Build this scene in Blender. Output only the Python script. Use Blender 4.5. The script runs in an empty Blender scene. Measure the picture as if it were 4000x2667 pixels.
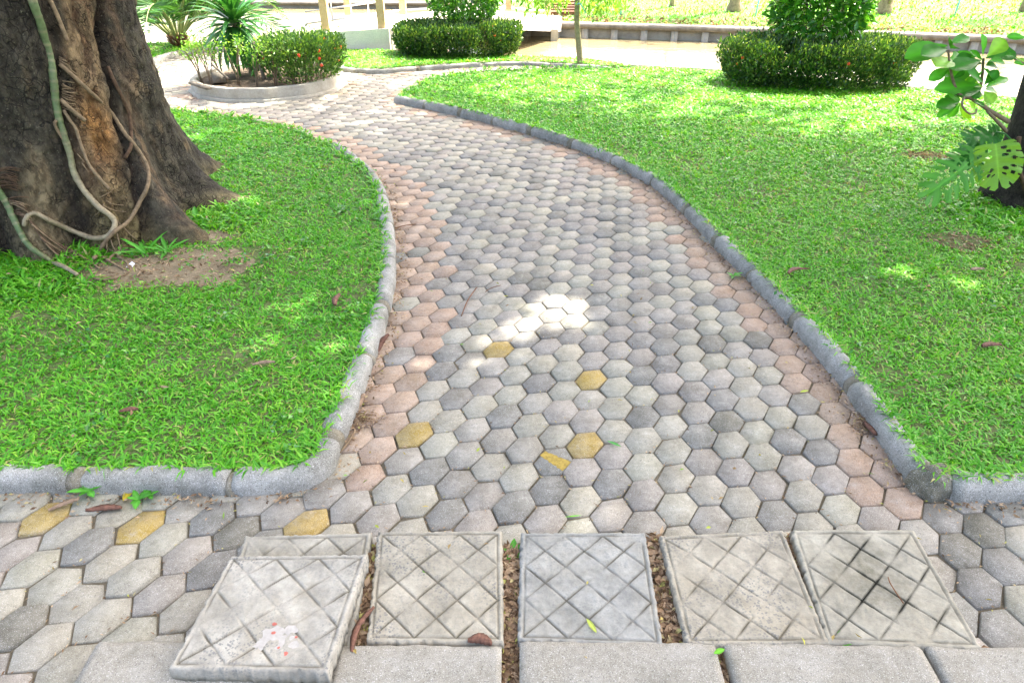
import bpy, bmesh, math, random
import numpy as np
from mathutils import Vector, Matrix, noise as mnoise
from mathutils.bvhtree import BVHTree

random.seed(7)
RNG = np.random.default_rng(11)
scene = bpy.context.scene
COL = scene.collection

# ------------------------------------------------------------------ camera
CAM_H, PITCH = 1.65, 0.55247
cam_data = bpy.data.cameras.new("camera")
cam_data.sensor_width = 36.0
cam_data.lens = 24.0
cam_data.clip_start = 0.05
cam_data.clip_end = 2000.0
cam = bpy.data.objects.new("camera", cam_data)
cam.location = (0, 0, CAM_H)
cam.rotation_euler = (math.pi / 2 - PITCH, 0, 0)
COL.objects.link(cam)
scene.camera = cam

# ------------------------------------------------------------------ sky, sun, exposure
SUN_DIR = Vector((0.52, 0.42, 1.0)).normalized()       # towards the sun
sun_el = math.asin(SUN_DIR.z)
sun_az = math.atan2(SUN_DIR.x, SUN_DIR.y)              # clockwise from +Y
world = bpy.data.worlds.new("World")
scene.world = world
world.use_nodes = True
wn = world.node_tree
sky = wn.nodes.new("ShaderNodeTexSky")
sky.sky_type = 'NISHITA'
sky.sun_disc = False
sky.sun_elevation = sun_el
sky.sun_rotation = sun_az
sky.air_density = 0.85
sky.dust_density = 7.0
sky.ozone_density = 0.3
wn.nodes["Background"].inputs["Strength"].default_value = 0.15
wn.links.new(sky.outputs[0], wn.nodes["Background"].inputs["Color"])
sun_data = bpy.data.lights.new("sun", 'SUN')
sun_data.energy = 2.7
sun_data.angle = math.radians(0.53)
sun_data.color = (1.0, 0.95, 0.86)
sun = bpy.data.objects.new("sun", sun_data)
sun.rotation_euler = (-SUN_DIR).to_track_quat('-Z', 'Y').to_euler()
sun.location = (6, 6, 14)
COL.objects.link(sun)
scene.view_settings.view_transform = 'Standard'
scene.view_settings.look = 'None'
scene.view_settings.gamma = 1.0
scene.view_settings.use_curve_mapping = False
scene.view_settings.exposure = 2.84

# ------------------------------------------------------------------ helpers
_c, _s = math.cos(PITCH), math.sin(PITCH)
def _ray(vx, vy):
    x = (vx * 1.70068 - 2000) / 2667.0
    y = -(vy * 1.70068 - 1333.5) / 2667.0
    return Vector((x, _c + y * _s, -_s + y * _c))
def G(vx, vy, z=0.0):
    """surveyed point on the level z"""
    d = _ray(vx, vy); t = (z - CAM_H) / d.z
    return Vector((d.x * t, d.y * t, z))
def D(vx, vy, Y):
    """surveyed point at the distance Y"""
    d = _ray(vx, vy); t = Y / d.y
    return Vector((d.x * t, Y, CAM_H + d.z * t))

def lin(r, g, b):
    f = lambda c: (c / 255 / 12.92) if c / 255 <= 0.04045 else ((c / 255 + 0.055) / 1.055) ** 2.4
    return (f(r), f(g), f(b))

def tag(o, label=None, cat=None, group=None, kind=None):
    if label: o["label"] = label
    if cat: o["category"] = cat
    if group: o["group"] = group
    if kind: o["kind"] = kind
    return o

def link(name, me, parent=None, loc=None):
    o = bpy.data.objects.new(name, me)
    COL.objects.link(o)
    if parent is not None: o.parent = parent
    if loc is not None: o.location = loc
    return o

def empty(name, loc=(0, 0, 0)):
    o = bpy.data.objects.new(name, None)
    o.empty_display_size = 0.1
    o.location = loc
    COL.objects.link(o)
    bpy.context.view_layer.update()
    return o

def mesh_np(name, verts, faces, mat=None, smooth=False, cols=None, mats=None):
    """verts (n,3); faces: list of index arrays, each (m,k); cols per-vertex rgb"""
    me = bpy.data.meshes.new(name)
    verts = np.asarray(verts, dtype=np.float32)
    if not isinstance(faces, (list, tuple)): faces = [faces]
    faces = [np.asarray(f, dtype=np.int32) for f in faces if len(f)]
    me.vertices.add(len(verts))
    me.vertices.foreach_set("co", verts.ravel())
    loops = np.concatenate([f.ravel() for f in faces])
    sizes = np.concatenate([np.full(len(f), f.shape[1], dtype=np.int32) for f in faces])
    starts = np.concatenate([[0], np.cumsum(sizes)[:-1]]).astype(np.int32)
    me.loops.add(len(loops))
    me.loops.foreach_set("vertex_index", loops)
    me.polygons.add(len(sizes))
    me.polygons.foreach_set("loop_start", starts)
    me.polygons.foreach_set("loop_total", sizes)
    if smooth: me.polygons.foreach_set("use_smooth", np.ones(len(sizes), dtype=bool))
    if cols is not None:
        ca = me.color_attributes.new("Col", 'FLOAT_COLOR', 'POINT')
        c4 = np.ones((len(verts), 4), dtype=np.float32); c4[:, :3] = cols
        ca.data.foreach_set("color", c4.ravel())
    me.update(calc_edges=True)
    me.validate()
    if mat is not None: me.materials.append(mat)
    return me

def child_space(parent, pts):
    return [Vector(p) - parent.location for p in pts]

# ------------------------------------------------------------------ materials
def new_mat(name):
    m = bpy.data.materials.new(name); m.use_nodes = True
    nt = m.node_tree
    b = nt.nodes["Principled BSDF"]
    return m, nt, b
def nd(nt, kind, **kw):
    n = nt.nodes.new(kind)
    for k, v in kw.items(): setattr(n, k, v)
    return n
def noise_node(nt, scale, detail=4, rough=0.6, coord=None, dist=0.0):
    n = nd(nt, "ShaderNodeTexNoise")
    n.inputs["Scale"].default_value = scale
    n.inputs["Detail"].default_value = detail
    n.inputs["Roughness"].default_value = rough
    n.inputs["Distortion"].default_value = dist
    if coord is None:
        coord = nd(nt, "ShaderNodeNewGeometry").outputs["Position"]
    nt.links.new(coord, n.inputs["Vector"])
    return n.outputs["Fac"]
def ramp(nt, fac, stops):
    r = nd(nt, "ShaderNodeValToRGB")
    el = r.color_ramp.elements
    while len(el) < len(stops): el.new(0.5)
    for e, (p, c) in zip(el, stops):
        e.position = p
        e.color = (c, c, c, 1) if isinstance(c, (int, float)) else (*c, 1)
    nt.links.new(fac, r.inputs["Fac"])
    return r.outputs["Color"]
def mix(nt, fac, a, b, mode='MIX'):
    n = nd(nt, "ShaderNodeMix", data_type='RGBA', blend_type=mode)
    for sock, v in ((n.inputs[0], fac), (n.inputs[6], a), (n.inputs[7], b)):
        if isinstance(v, (int, float)): sock.default_value = v
        elif isinstance(v, (tuple, list)): sock.default_value = (*v[:3], 1)
        else: nt.links.new(v, sock)
    return n.outputs[2]
def bump(nt, b, height, strength=0.5, dist=0.005):
    n = nd(nt, "ShaderNodeBump")
    n.inputs["Strength"].default_value = strength
    n.inputs["Distance"].default_value = dist
    nt.links.new(height, n.inputs["Height"])
    nt.links.new(n.outputs[0], b.inputs["Normal"])
def set_base(nt, b, col):
    if isinstance(col, (tuple, list)): b.inputs["Base Color"].default_value = (*col[:3], 1)
    else: nt.links.new(col, b.inputs["Base Color"])

def concrete_surface(nt, b, base, stain=0.25, speck=0.5, rough=0.9, bumpy=0.5, stain_col=(0.05, 0.05, 0.04)):
    """mottled aggregate look multiplied over a base colour"""
    n1 = noise_node(nt, 9.0, 5, 0.65)
    col = mix(nt, ramp(nt, n1, [(0.35, 0.0), (0.75, 1.0)]), base, mix(nt, 0.14, base, (1, 0.97, 0.9)), 'MIX')
    n2 = noise_node(nt, 420.0, 2, 0.5)
    col = mix(nt, mul(nt, ramp(nt, n2, [(0.58, 0.0), (0.68, 1.0)]), speck * 0.5), col, (0.75, 0.74, 0.72))
    n3 = noise_node(nt, 260.0, 3, 0.6)
    col = mix(nt, mul(nt, ramp(nt, n3, [(0.57, 0.0), (0.68, 1.0)]), min(1.0, speck * 0.7)), col, (0.05, 0.05, 0.045))
    n5 = noise_node(nt, 55.0, 4, 0.7)
    col = mix(nt, mul(nt, ramp(nt, n5, [(0.40, 1.0), (0.60, 0.0)]), 0.35), col, mix(nt, 1.0, col, (0.6, 0.59, 0.57), 'MULTIPLY'))
    n4 = noise_node(nt, 4.0, 6, 0.7, dist=0.4)
    col = mix(nt, mul(nt, ramp(nt, n4, [(0.5, 0.0), (0.8, 1.0)]), stain), col, stain_col)
    set_base(nt, b, col)
    b.inputs["Roughness"].default_value = rough
    b.inputs["Specular IOR Level"].default_value = 0.25
    bump(nt, b, noise_node(nt, 300.0, 4, 0.7), bumpy, 0.0025)
def mul(nt, a, f):
    n = nd(nt, "ShaderNodeMath", operation='MULTIPLY')
    nt.links.new(a, n.inputs[0])
    if isinstance(f, (int, float)): n.inputs[1].default_value = f
    else: nt.links.new(f, n.inputs[1])
    return n.outputs[0]

def mat_paver(name, src):
    m, nt, b = new_mat(name)
    if src == 'object': base = nd(nt, "ShaderNodeObjectInfo").outputs["Color"]
    else:
        a = nd(nt, "ShaderNodeVertexColor"); a.layer_name = "Col"; base = a.outputs["Color"]
    wear = noise_node(nt, 22.0, 6, 0.75, dist=0.6)
    base = mix(nt, mul(nt, ramp(nt, wear, [(0.48, 0.0), (0.72, 1.0)]), 0.55), base, mix(nt, 1.0, base, (0.62, 0.60, 0.56), 'MULTIPLY'))
    base = mix(nt, mul(nt, ramp(nt, noise_node(nt, 13.0, 5, 0.7), [(0.55, 0.0), (0.75, 1.0)]), 0.45), base, lin(168, 164, 152))
    concrete_surface(nt, b, base, stain=0.42, speck=0.8, bumpy=0.7)
    return m
M_PAVER_O = mat_paver("paver_concrete", 'object')
M_PAVER_A = mat_paver("paver_concrete_far", 'attr')

def mat_concrete(name, col, **kw):
    m, nt, b = new_mat(name)
    concrete_surface(nt, b, col, **kw)
    return m
def mat_kerb():
    m, nt, b = new_mat("kerb_concrete")
    big = noise_node(nt, 5.0, 6, 0.7)
    base = ramp(nt, big, [(0.32, lin(104, 102, 92)), (0.5, lin(137, 136, 127)), (0.68, lin(160, 158, 148))])
    concrete_surface(nt, b, base, stain=0.55, speck=1.7, bumpy=1.0, stain_col=(0.05, 0.06, 0.03))
    return m
M_KERB = mat_kerb()
M_MORTAR = mat_concrete("mortar", lin(112, 104, 82), stain=0.8, speck=1.0, bumpy=1.0, stain_col=(0.045, 0.05, 0.03))
M_LUMP = mat_concrete("mossy_mortar", lin(112, 106, 84), stain=0.75, speck=1.5, bumpy=1.0, stain_col=(0.025, 0.03, 0.018))
M_BLOCK = mat_concrete("kerb_block_concrete", lin(136, 131, 117), stain=0.35, speck=1.0, bumpy=1.0)
M_WALL = mat_concrete("canal_wall_concrete", lin(170, 164, 150), stain=0.5, speck=0.3)
M_COPING = mat_concrete("coping_concrete", lin(112, 105, 93), stain=0.6, speck=0.3)
M_PLANTER = mat_concrete("planter_concrete", lin(165, 158, 142), stain=0.5, speck=0.4)
M_BRIDGE = mat_concrete("bridge_concrete", lin(236, 228, 214), stain=0.15, speck=0.2)
M_POST = mat_concrete("post_paint", lin(205, 170, 120), stain=0.12, speck=0.1)

def mat_slab(name, col, chips, grime, seed):
    m, nt, b = new_mat(name)
    pos = nd(nt, "ShaderNodeNewGeometry").outputs["Position"]
    mp = nd(nt, "ShaderNodeMapping"); mp.inputs["Location"].default_value = (seed * 3.7, seed * 1.3, 0)
    nt.links.new(pos, mp.inputs["Vector"]); co = mp.outputs[0]
    v = nd(nt, "ShaderNodeTexVoronoi", distance='CHEBYCHEV'); v.inputs["Scale"].default_value = 140.0
    vrot = nd(nt, "ShaderNodeMapping"); vrot.inputs["Rotation"].default_value = (0.4, 0.3, 0.6 + seed); nt.links.new(co, vrot.inputs["Vector"])
    nt.links.new(vrot.outputs[0], v.inputs["Vector"])
    zone = ramp(nt, noise_node(nt, 6.0, 3, 0.5, co), [(0.40, 0.0), (0.62, 1.0)])
    r = nd(nt, "ShaderNodeSeparateColor"); nt.links.new(v.outputs["Color"], r.inputs[0])
    sel = ramp(nt, r.outputs[0], [(0.48, 0.0), (0.52, 1.0)])
    inside = ramp(nt, v.outputs["Distance"], [(0.34, 0.8), (0.44, 0.0)])
    chip = mul(nt, mul(nt, sel, inside), mul(nt, zone, chips))
    base = mix(nt, ramp(nt, noise_node(nt, 11.0, 7, 0.75, co), [(0.35, 0.0), (0.65, 1.0)]), tuple(c * .72 for c in col), tuple(min(.8, c * 1.28) for c in col))
    base = mix(nt, mul(nt, ramp(nt, noise_node(nt, 3.2, 5, 0.7, co, 0.8), [(0.50, 0.0), (0.64, 1.0)]), 0.22), base, lin(150, 138, 112))
    base = mix(nt, mul(nt, chip, 0.8), base, lin(92, 95, 98))
    spk = ramp(nt, noise_node(nt, 330.0, 3, 0.6, co), [(0.60, 0.0), (0.72, 1.0)])
    base = mix(nt, mul(nt, spk, 0.45), base, (0.08, 0.08, 0.07))
    gz = ramp(nt, noise_node(nt, 7.0 if grime < .5 else 4.2, 6, 0.75, co), [(0.42, 0.0), (0.66, 1.0)])
    base = mix(nt, mul(nt, gz, min(grime, .3)), base, lin(78, 76, 62))
    a = nd(nt, "ShaderNodeVertexColor"); a.layer_name = "Col"
    sc = nd(nt, "ShaderNodeSeparateColor"); nt.links.new(a.outputs[0], sc.inputs[0])
    base = mix(nt, mul(nt, mul(nt, sc.outputs[1], ramp(nt, noise_node(nt, 26.0, 6, 0.8, co), [(0.35, 0.2), (0.65, 1.0)])), 0.7), base, lin(80, 78, 62))
    base = mix(nt, sc.outputs[0], base, lin(78, 72, 56) if grime < .5 else lin(26, 27, 20))       # soil packed in the grooves
    set_base(nt, b, base)
    b.inputs["Roughness"].default_value = 0.92
    b.inputs["Specular IOR Level"].default_value = 0.2
    bump(nt, b, noise_node(nt, 240.0, 5, 0.7, co), 0.8, 0.003)
    return m

def mat_soil(name, c1, c2, c3, scale=14.0):
    m, nt, b = new_mat(name)
    n = noise_node(nt, scale, 8, 0.72)
    base = ramp(nt, n, [(0.3, c1), (0.5, c2), (0.72, c3)])
    n2 = noise_node(nt, 180.0, 4, 0.7)
    base = mix(nt, mul(nt, ramp(nt, n2, [(0.5, 0.0), (0.7, 1.0)]), 0.5), base, (0.32, 0.25, 0.17))
    set_base(nt, b, base)
    b.inputs["Roughness"].default_value = 1.0
    b.inputs["Specular IOR Level"].default_value = 0.1
    bump(nt, b, noise_node(nt, 120.0, 6, 0.75), 1.0, 0.01)
    return m
M_JOINT = mat_soil("joint_sand", (0.08, 0.07, 0.05), (0.15, 0.13, 0.09), (0.23, 0.19, 0.135), 20)
M_LAWNSOIL = mat_soil("lawn_soil", (0.06, 0.12, 0.022), (0.10, 0.14, 0.04), (0.19, 0.17, 0.09), 9)
M_DIRT = mat_soil("bare_dirt", (0.12, 0.095, 0.055), (0.23, 0.18, 0.11), (0.34, 0.27, 0.17), 12)
M_BEDSOIL = mat_soil("bed_soil", (0.05, 0.04, 0.03), (0.12, 0.09, 0.065), (0.22, 0.17, 0.12), 16)

def mat_leaf(name, stops, rough=0.45, trans=0.3, spec=0.4, use_col=False, patchy=False):
    """leaf colour varies from one leaf island to the next"""
    m, nt, b = new_mat(name)
    if use_col:
        a = nd(nt, "ShaderNodeVertexColor"); a.layer_name = "Col"; col = a.outputs[0]
    else:
        g = nd(nt, "ShaderNodeNewGeometry")
        col = ramp(nt, g.outputs["Random Per Island"], stops)
        if patchy:
            pn = noise_node(nt, 1.7, 5, 0.65)
            col = mix(nt, 1.0, col, ramp(nt, pn, [(0.3, (0.72, 0.84, 0.75)), (0.5, (1, 1, 1)), (0.7, (1.30, 1.08, 1.05))]), 'MULTIPLY')
    set_base(nt, b, col)
    b.inputs["Roughness"].default_value = rough
    b.inputs["Specular IOR Level"].default_value = spec
    if trans > 0:
        t = nd(nt, "ShaderNodeBsdfTranslucent")
        tc = mix(nt, 1.0, col, (1.5, 1.35, 0.6), 'MULTIPLY')
        nt.links.new(tc, t.inputs["Color"])
        ms = nd(nt, "ShaderNodeMixShader"); ms.inputs[0].default_value = trans
        out = nt.nodes["Material Output"]
        nt.links.new(b.outputs[0], ms.inputs[1]); nt.links.new(t.outputs[0], ms.inputs[2])
        nt.links.new(ms.outputs[0], out.inputs["Surface"])
    return m
M_GRASS = mat_leaf("grass_blade", [(0.0, (0.055, 0.26, 0.010)), (0.35, (0.100, 0.37, 0.015)), (0.7, (0.150, 0.46, 0.024)),
                                   (0.92, (0.23, 0.51, 0.04)), (0.96, (0.30, 0.38, 0.08)), (1.0, (0.44, 0.39, 0.16))], 0.42, 0.38, 0.36, patchy=True)
M_HEDGE = mat_leaf("ixora_leaf", [(0.0, (0.012, 0.045, 0.010)), (0.5, (0.032, 0.10, 0.016)), (0.8, (0.085, 0.19, 0.026)), (1.0, (0.26, 0.38, 0.07))], 0.32, 0.25, 0.55)
M_IXORA = mat_leaf("ixora_light_leaf", [(0.0, (0.02, 0.07, 0.012)), (0.5, (0.055, 0.15, 0.022)), (0.85, (0.12, 0.25, 0.035)), (1.0, (0.24, 0.36, 0.07))], 0.35, 0.3, 0.5)
M_SHRUB = mat_leaf("shrub_leaf", [(0.0, (0.025, 0.13, 0.014)), (0.5, (0.06, 0.25, 0.02)), (1.0, (0.17, 0.42, 0.035))], 0.28, 0.28, 0.55)
M_CANOPY = mat_leaf("canopy_leaf", [(0.0, (0.03, 0.09, 0.015)), (1.0, (0.08, 0.19, 0.03))], 0.4, 0.3, 0.4)
M_LITELEAF = mat_leaf("light_leaf", [(0.0, (0.10, 0.26, 0.03)), (0.6, (0.19, 0.40, 0.05)), (1.0, (0.34, 0.50, 0.09))], 0.4, 0.4, 0.4)
M_SPIKE = mat_leaf("strap_leaf", [(0.0, (0.02, 0.10, 0.02)), (0.6, (0.05, 0.20, 0.035)), (1.0, (0.16, 0.36, 0.09))], 0.3, 0.22, 0.55)
M_RACHIS = mat_leaf("frond_stalk", [(0.0, (0.16, 0.22, 0.06)), (1.0, (0.26, 0.27, 0.10))], 0.5, 0.0, 0.4)
M_PALM = mat_leaf("palm_leaflet", [(0.0, (0.025, 0.10, 0.02)), (1.0, (0.08, 0.22, 0.04))], 0.35, 0.25, 0.5)
M_LITTER = mat_leaf("dry_litter", [(0.0, (0.10, 0.06, 0.035)), (0.3, (0.22, 0.14, 0.08)), (0.65, (0.36, 0.25, 0.15)), (0.9, (0.46, 0.34, 0.22)), (1.0, (0.34, 0.36, 0.08))], 0.8, 0.15, 0.2)
M_LEAFLET = mat_leaf("leaflet", [(0.0, (0.22, 0.13, 0.07)), (0.4, (0.36, 0.28, 0.08)), (0.7, (0.42, 0.40, 0.06)), (0.85, (0.12, 0.32, 0.05)), (1.0, (0.30, 0.16, 0.09))], 0.6, 0.2, 0.3)
M_FLOWER = mat_leaf("red_flower", [(0.0, (0.55, 0.05, 0.02)), (1.0, (0.80, 0.13, 0.05))], 0.5, 0.3, 0.3)

def mat_simple(name, col, rough=0.6, spec=0.4, var=0.25, scale=40.0, metal=0.0, bmp=0.3, bd=0.003):
    m, nt, b = new_mat(name)
    dark = tuple(c * (1 - var) for c in col); lite = tuple(min(1, c * (1 + var)) for c in col)
    set_base(nt, b, ramp(nt, noise_node(nt, scale, 5, 0.65), [(0.3, dark), (0.7, lite)]))
    b.inputs["Roughness"].default_value = rough
    b.inputs["Specular IOR Level"].default_value = spec
    b.inputs["Metallic"].default_value = metal
    if bmp: bump(nt, b, noise_node(nt, scale * 3, 5, 0.7), bmp, bd)
    return m
M_TWIG = mat_simple("grey_twig", lin(120, 104, 84), 0.85, 0.2, 0.35, 60)
M_ROOT = mat_simple("aerial_root", lin(122, 104, 80), 0.85, 0.2, 0.4, 50, bmp=0.6)
M_ROOTDARK = mat_simple("dark_root", lin(84, 66, 50), 0.9, 0.2, 0.45, 50, bmp=0.6)
M_WOOD = mat_simple("weathered_board", lin(112, 104, 92), 0.9, 0.2, 0.35, 30)
M_STEEL = mat_simple("steel_rail", (0.62, 0.62, 0.62), 0.35, 0.5, 0.05, 20, 0.6, 0.0)
M_TREAD = mat_simple("timber_tread", lin(110, 74, 48), 0.8, 0.3, 0.3, 12)
M_POD = mat_simple("seed_pod", lin(112, 78, 62), 0.7, 0.3, 0.5, 70, bmp=0.8, bd=0.006)
M_PODPALE = mat_simple("pale_pod", lin(146, 122, 98), 0.7, 0.3, 0.5, 70, bmp=0.8, bd=0.006)
M_STAKE = mat_simple("blue_stake", lin(120, 175, 190), 0.6, 0.4, 0.1, 20, bmp=0.0)
M_FARTRUNK = mat_simple("far_trunk_bark", lin(150, 128, 104), 0.9, 0.2, 0.35, 18, bmp=0.8, bd=0.01)
M_THINBARK = mat_simple("thin_bark", lin(138, 128, 100), 0.9, 0.2, 0.35, 30, bmp=0.8, bd=0.006)
M_ROAD = mat_simple("pale_road", lin(190, 190, 188), 0.9, 0.2, 0.1, 5, bmp=0.2)
M_PLASTIC = mat_simple("white_scrap", lin(225, 226, 230), 0.5, 0.4, 0.05, 20, bmp=0.0)
M_YELLOWLEAF = mat_simple("yellow_leaf", lin(214, 190, 70), 0.6, 0.3, 0.25, 60, bmp=0.2)

# ------------------------------------------------------------------ polygons of the ground plan
def pts_of(vs, z=0.0): return [tuple(G(x, y, z))[:2] for x, y in vs]
LEFT_EDGE_V = [(-1900, 1131), (-1400, 1132), (-900, 1133), (-400, 1134), (0, 1135), (220, 1136), (400, 1137), (590, 1140), (690, 1128), (735, 1112), (765, 1085), (780, 1050), (800, 1000), (830, 930),
               (852, 860), (885, 770), (900, 700), (908, 650), (911, 600), (909, 545), (902, 500), (888, 450), (862, 408), (830, 380), (780, 345),
               (700, 312), (600, 287), (500, 271), (430, 265)]
left_edge = pts_of(LEFT_EDGE_V)
LEFT_LAWN = left_edge + [(-3.45, 6.99), (-4.2, 6.9), (-5.6, 6.6), (-7.5, 6.0), (-7.5, 1.69)]
RIGHT_EDGE_V = [(4200, 1160), (3600, 1159), (3100, 1157), (2700, 1156), (2352, 1155), (2190, 1155), (2125, 1150), (2085, 1115), (2020, 1020), (1960, 935), (1925, 880), (1840, 778), (1750, 678), (1650, 580),
                (1590, 515), (1500, 432), (1400, 377), (1300, 337), (1180, 301), (1050, 267), (960, 248), (905, 237)]
right_edge = pts_of(RIGHT_EDGE_V)
RIGHT_FAR_V = [(925, 222), (985, 191), (1044, 177), (1114, 171), (1219, 167), (1359, 165), (1440, 164)]
POND_R_V = [(1529, 166), (1644, 173), (1850, 192), (2089, 214), (2229, 231), (2352, 240)]
right_far = pts_of(RIGHT_FAR_V)
pond_r = pts_of(POND_R_V)
RIGHT_LAWN = right_edge + right_far + pond_r + [(8.0, 6.4), (8.5, 1.66)]
MID_KERB_V = [(690, 160), (778, 165), (830, 169), (880, 171), (939, 165), (1062, 157), (1167, 152), (1235, 153), (1289, 156), (1352, 160), (1420, 163)]
mid_kerb = pts_of(MID_KERB_V)
MID_LAWN = mid_kerb + pts_of([(1440, 162), (1411, 153), (1359, 145), (1289, 141), (1202, 137), (1100, 134), (900, 124), (700, 120)])
FARL_KERB_V = [(300, 196), (355, 190), (378, 183), (362, 168), (345, 156), (375, 140), (420, 128), (470, 122), (560, 119)]
farl_kerb = pts_of(FARL_KERB_V)
FARL_LAWN = farl_kerb + pts_of([(560, 107), (470, 107), (310, 107)]) + [(-8.5, 11.0), (-9.0, 8.4)]

def in_poly(P, poly):
    P = np.asarray(P); x, y = P[:, 0], P[:, 1]
    ins = np.zeros(len(P), bool); n = len(poly); j = n - 1
    for i in range(n):
        xi, yi = poly[i]; xj, yj = poly[j]
        if yi != yj:
            c = ((yi > y) != (yj > y)) & (x < (xj - xi) * (y - yi) / (yj - yi) + xi)
            ins ^= c
        j = i
    return ins
def dist_line(P, line):
    P = np.asarray(P); best = np.full(len(P), 1e9)
    for a, b in zip(line[:-1], line[1:]):
        a = np.array(a); d = np.array(b) - a
        t = np.clip(((P - a) @ d) / max(d @ d, 1e-9), 0, 1)
        best = np.minimum(best, np.hypot(*(P - a - t[:, None] * d).T))
    return best

def sheet(name, poly, z, mat, thick=0.0):
    bm = bmesh.new()
    vs = [bm.verts.new((x, y, z)) for x, y in poly]
    f = bm.faces.new(vs)
    if f.normal.z < 0: f.normal_flip()
    bm.normal_update()
    if f.normal.z < 0: bmesh.ops.reverse_faces(bm, faces=[f])
    if thick:
        r = bmesh.ops.extrude_face_region(bm, geom=[f])
        for v in [g for g in r["geom"] if isinstance(g, bmesh.types.BMVert)]: v.co.z -= thick
        bmesh.ops.recalc_face_normals(bm, faces=bm.faces)
    bmesh.ops.triangulate(bm, faces=bm.faces)
    me = bpy.data.meshes.new(name); bm.to_mesh(me); bm.free()
    me.materials.append(mat)
    return me

def smooth_line(pts, step):
    """resample a plan polyline as a Catmull-Rom curve at an even step"""
    P = [np.array(p) for p in pts]; out = []
    for i in range(len(P) - 1):
        p0 = P[max(i - 1, 0)]; p1 = P[i]; p2 = P[i + 1]; p3 = P[min(i + 2, len(P) - 1)]
        n = max(2, int(np.linalg.norm(p2 - p1) / (step * 0.25)))
        for k in range(n):
            t = k / n
            out.append(0.5 * ((2 * p1) + (p2 - p0) * t + (2 * p0 - 5 * p1 + 4 * p2 - p3) * t * t + (3 * p1 - p0 - 3 * p2 + p3) * t ** 3))
    out.append(P[-1])
    out = np.array(out)
    L = np.concatenate([[0], np.cumsum(np.linalg.norm(np.diff(out, axis=0), axis=1))])
    n = max(2, int(L[-1] / step) + 1)
    s = np.linspace(0, L[-1], n)
    return np.stack([np.interp(s, L, out[:, k]) for k in range(out.shape[1])], 1)

def tube(name, pts, radii, mat, parent=None, sides=8, wob=0.0, cols=None, knots=0.0):
    """tapered tube through 3-D points"""
    pts = [Vector(p) for p in pts]
    n = len(pts)
    if isinstance(radii, (int, float)): radii = [radii] * n
    V = []; prev = None
    for i, p in enumerate(pts):
        t = (pts[min(i + 1, n - 1)] - pts[max(i - 1, 0)]).normalized()
        if prev is None:
            a = Vector((0, 0, 1)) if abs(t.z) < 0.9 else Vector((1, 0, 0))
            u = t.cross(a).normalized()
        else:
            u = (prev - t * prev.dot(t)).normalized()
        prev = u; w = t.cross(u)
        for k in range(sides):
            a = 2 * math.pi * k / sides
            r = radii[i] * (1 + wob * (random.random() - 0.5))
            V.append(p + (u * math.cos(a) + w * math.sin(a)) * r)
    F = []
    for i in range(n - 1):
        for k in range(sides):
            F.append((i * sides + k, i * sides + (k + 1) % sides, (i + 1) * sides + (k + 1) % sides, (i + 1) * sides + k))
    V.append(pts[0]); V.append(pts[-1]); a, b = len(V) - 2, len(V) - 1
    T = []
    for k in range(sides):
        T.append((a, (k + 1) % sides, k)); T.append((b, (n - 1) * sides + k, (n - 1) * sides + (k + 1) % sides))
    if parent is not None:
        V = [v - parent.location for v in V]
    vc = None
    if cols is not None:
        vc = np.repeat(np.array(cols), sides, axis=0); vc = np.vstack([vc, cols[0], cols[-1]])
    me = mesh_np(name, [tuple(v) for v in V], [np.array(F), np.array(T)], mat, True, cols=vc)
    return link(name, me, parent)

def curve3(pts, step=0.03):
    return [Vector(p) for p in smooth_line([np.array(p) for p in pts], step)]

# ------------------------------------------------------------------ structure: terrain, pond, banks
WATER_Z = -0.42
def mat_water():
    m, nt, b = new_mat("pond_water")
    set_base(nt, b, mix(nt, noise_node(nt, 0.5, 3), lin(122, 111, 80), lin(138, 128, 98)))
    b.inputs["Roughness"].default_value = 0.09
    b.inputs["Specular IOR Level"].default_value = 0.5
    b.inputs["IOR"].default_value = 1.33
    tc = nd(nt, "ShaderNodeNewGeometry").outputs["Position"]
    mp = nd(nt, "ShaderNodeMapping"); mp.inputs["Scale"].default_value = (1.0, 2.6, 1.0)
    nt.links.new(tc, mp.inputs["Vector"])
    bump(nt, b, noise_node(nt, 2.6, 4, 0.55, mp.outputs[0], 0.6), 0.35, 0.03)
    return m
M_WATER = mat_water()
tag(link("pond", sheet("pond", [(-60, 7.0), (60, 4.0), (60, 60), (-60, 60)], WATER_Z, M_WATER)),
    "pale brown sunlit pond water between the lawns and far bank", "pond", kind="structure")

# earth under lawns and path, with its bank down to the water
bank = [(-40, -30), (40, -30), (40, 1.5), (9.5, 6.2)] + list(reversed(pond_r)) + pts_of([(1440, 160), (1411, 153), (1359, 145), (1289, 141), (1202, 137), (1100, 134), (900, 124), (700, 118), (560, 107), (470, 107), (310, 107)]) + [(-9, 11.3), (-40, 14)]
def expand(poly, d):
    c = np.mean(np.array(poly), 0); return [tuple(np.array(p) + (np.array(p) - c) / np.linalg.norm(np.array(p) - c) * d) for p in poly]
tag(link("path_bed", sheet("path_bed", bank, -0.010, M_JOINT, 0.8)), "brown sandy earth showing in the joints between the pavers", "ground", kind="structure")
LAWN_Z = 0.052
def inset(edge, d):
    e = np.array(edge); t = np.gradient(e, axis=0); t /= np.linalg.norm(t, axis=1)[:, None]
    return [tuple(p) for p in e + np.stack([-t[:, 1], t[:, 0]], 1) * d]
def with_edge(poly, n, d): return inset(poly[:n], d) + list(poly[n:])
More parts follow.
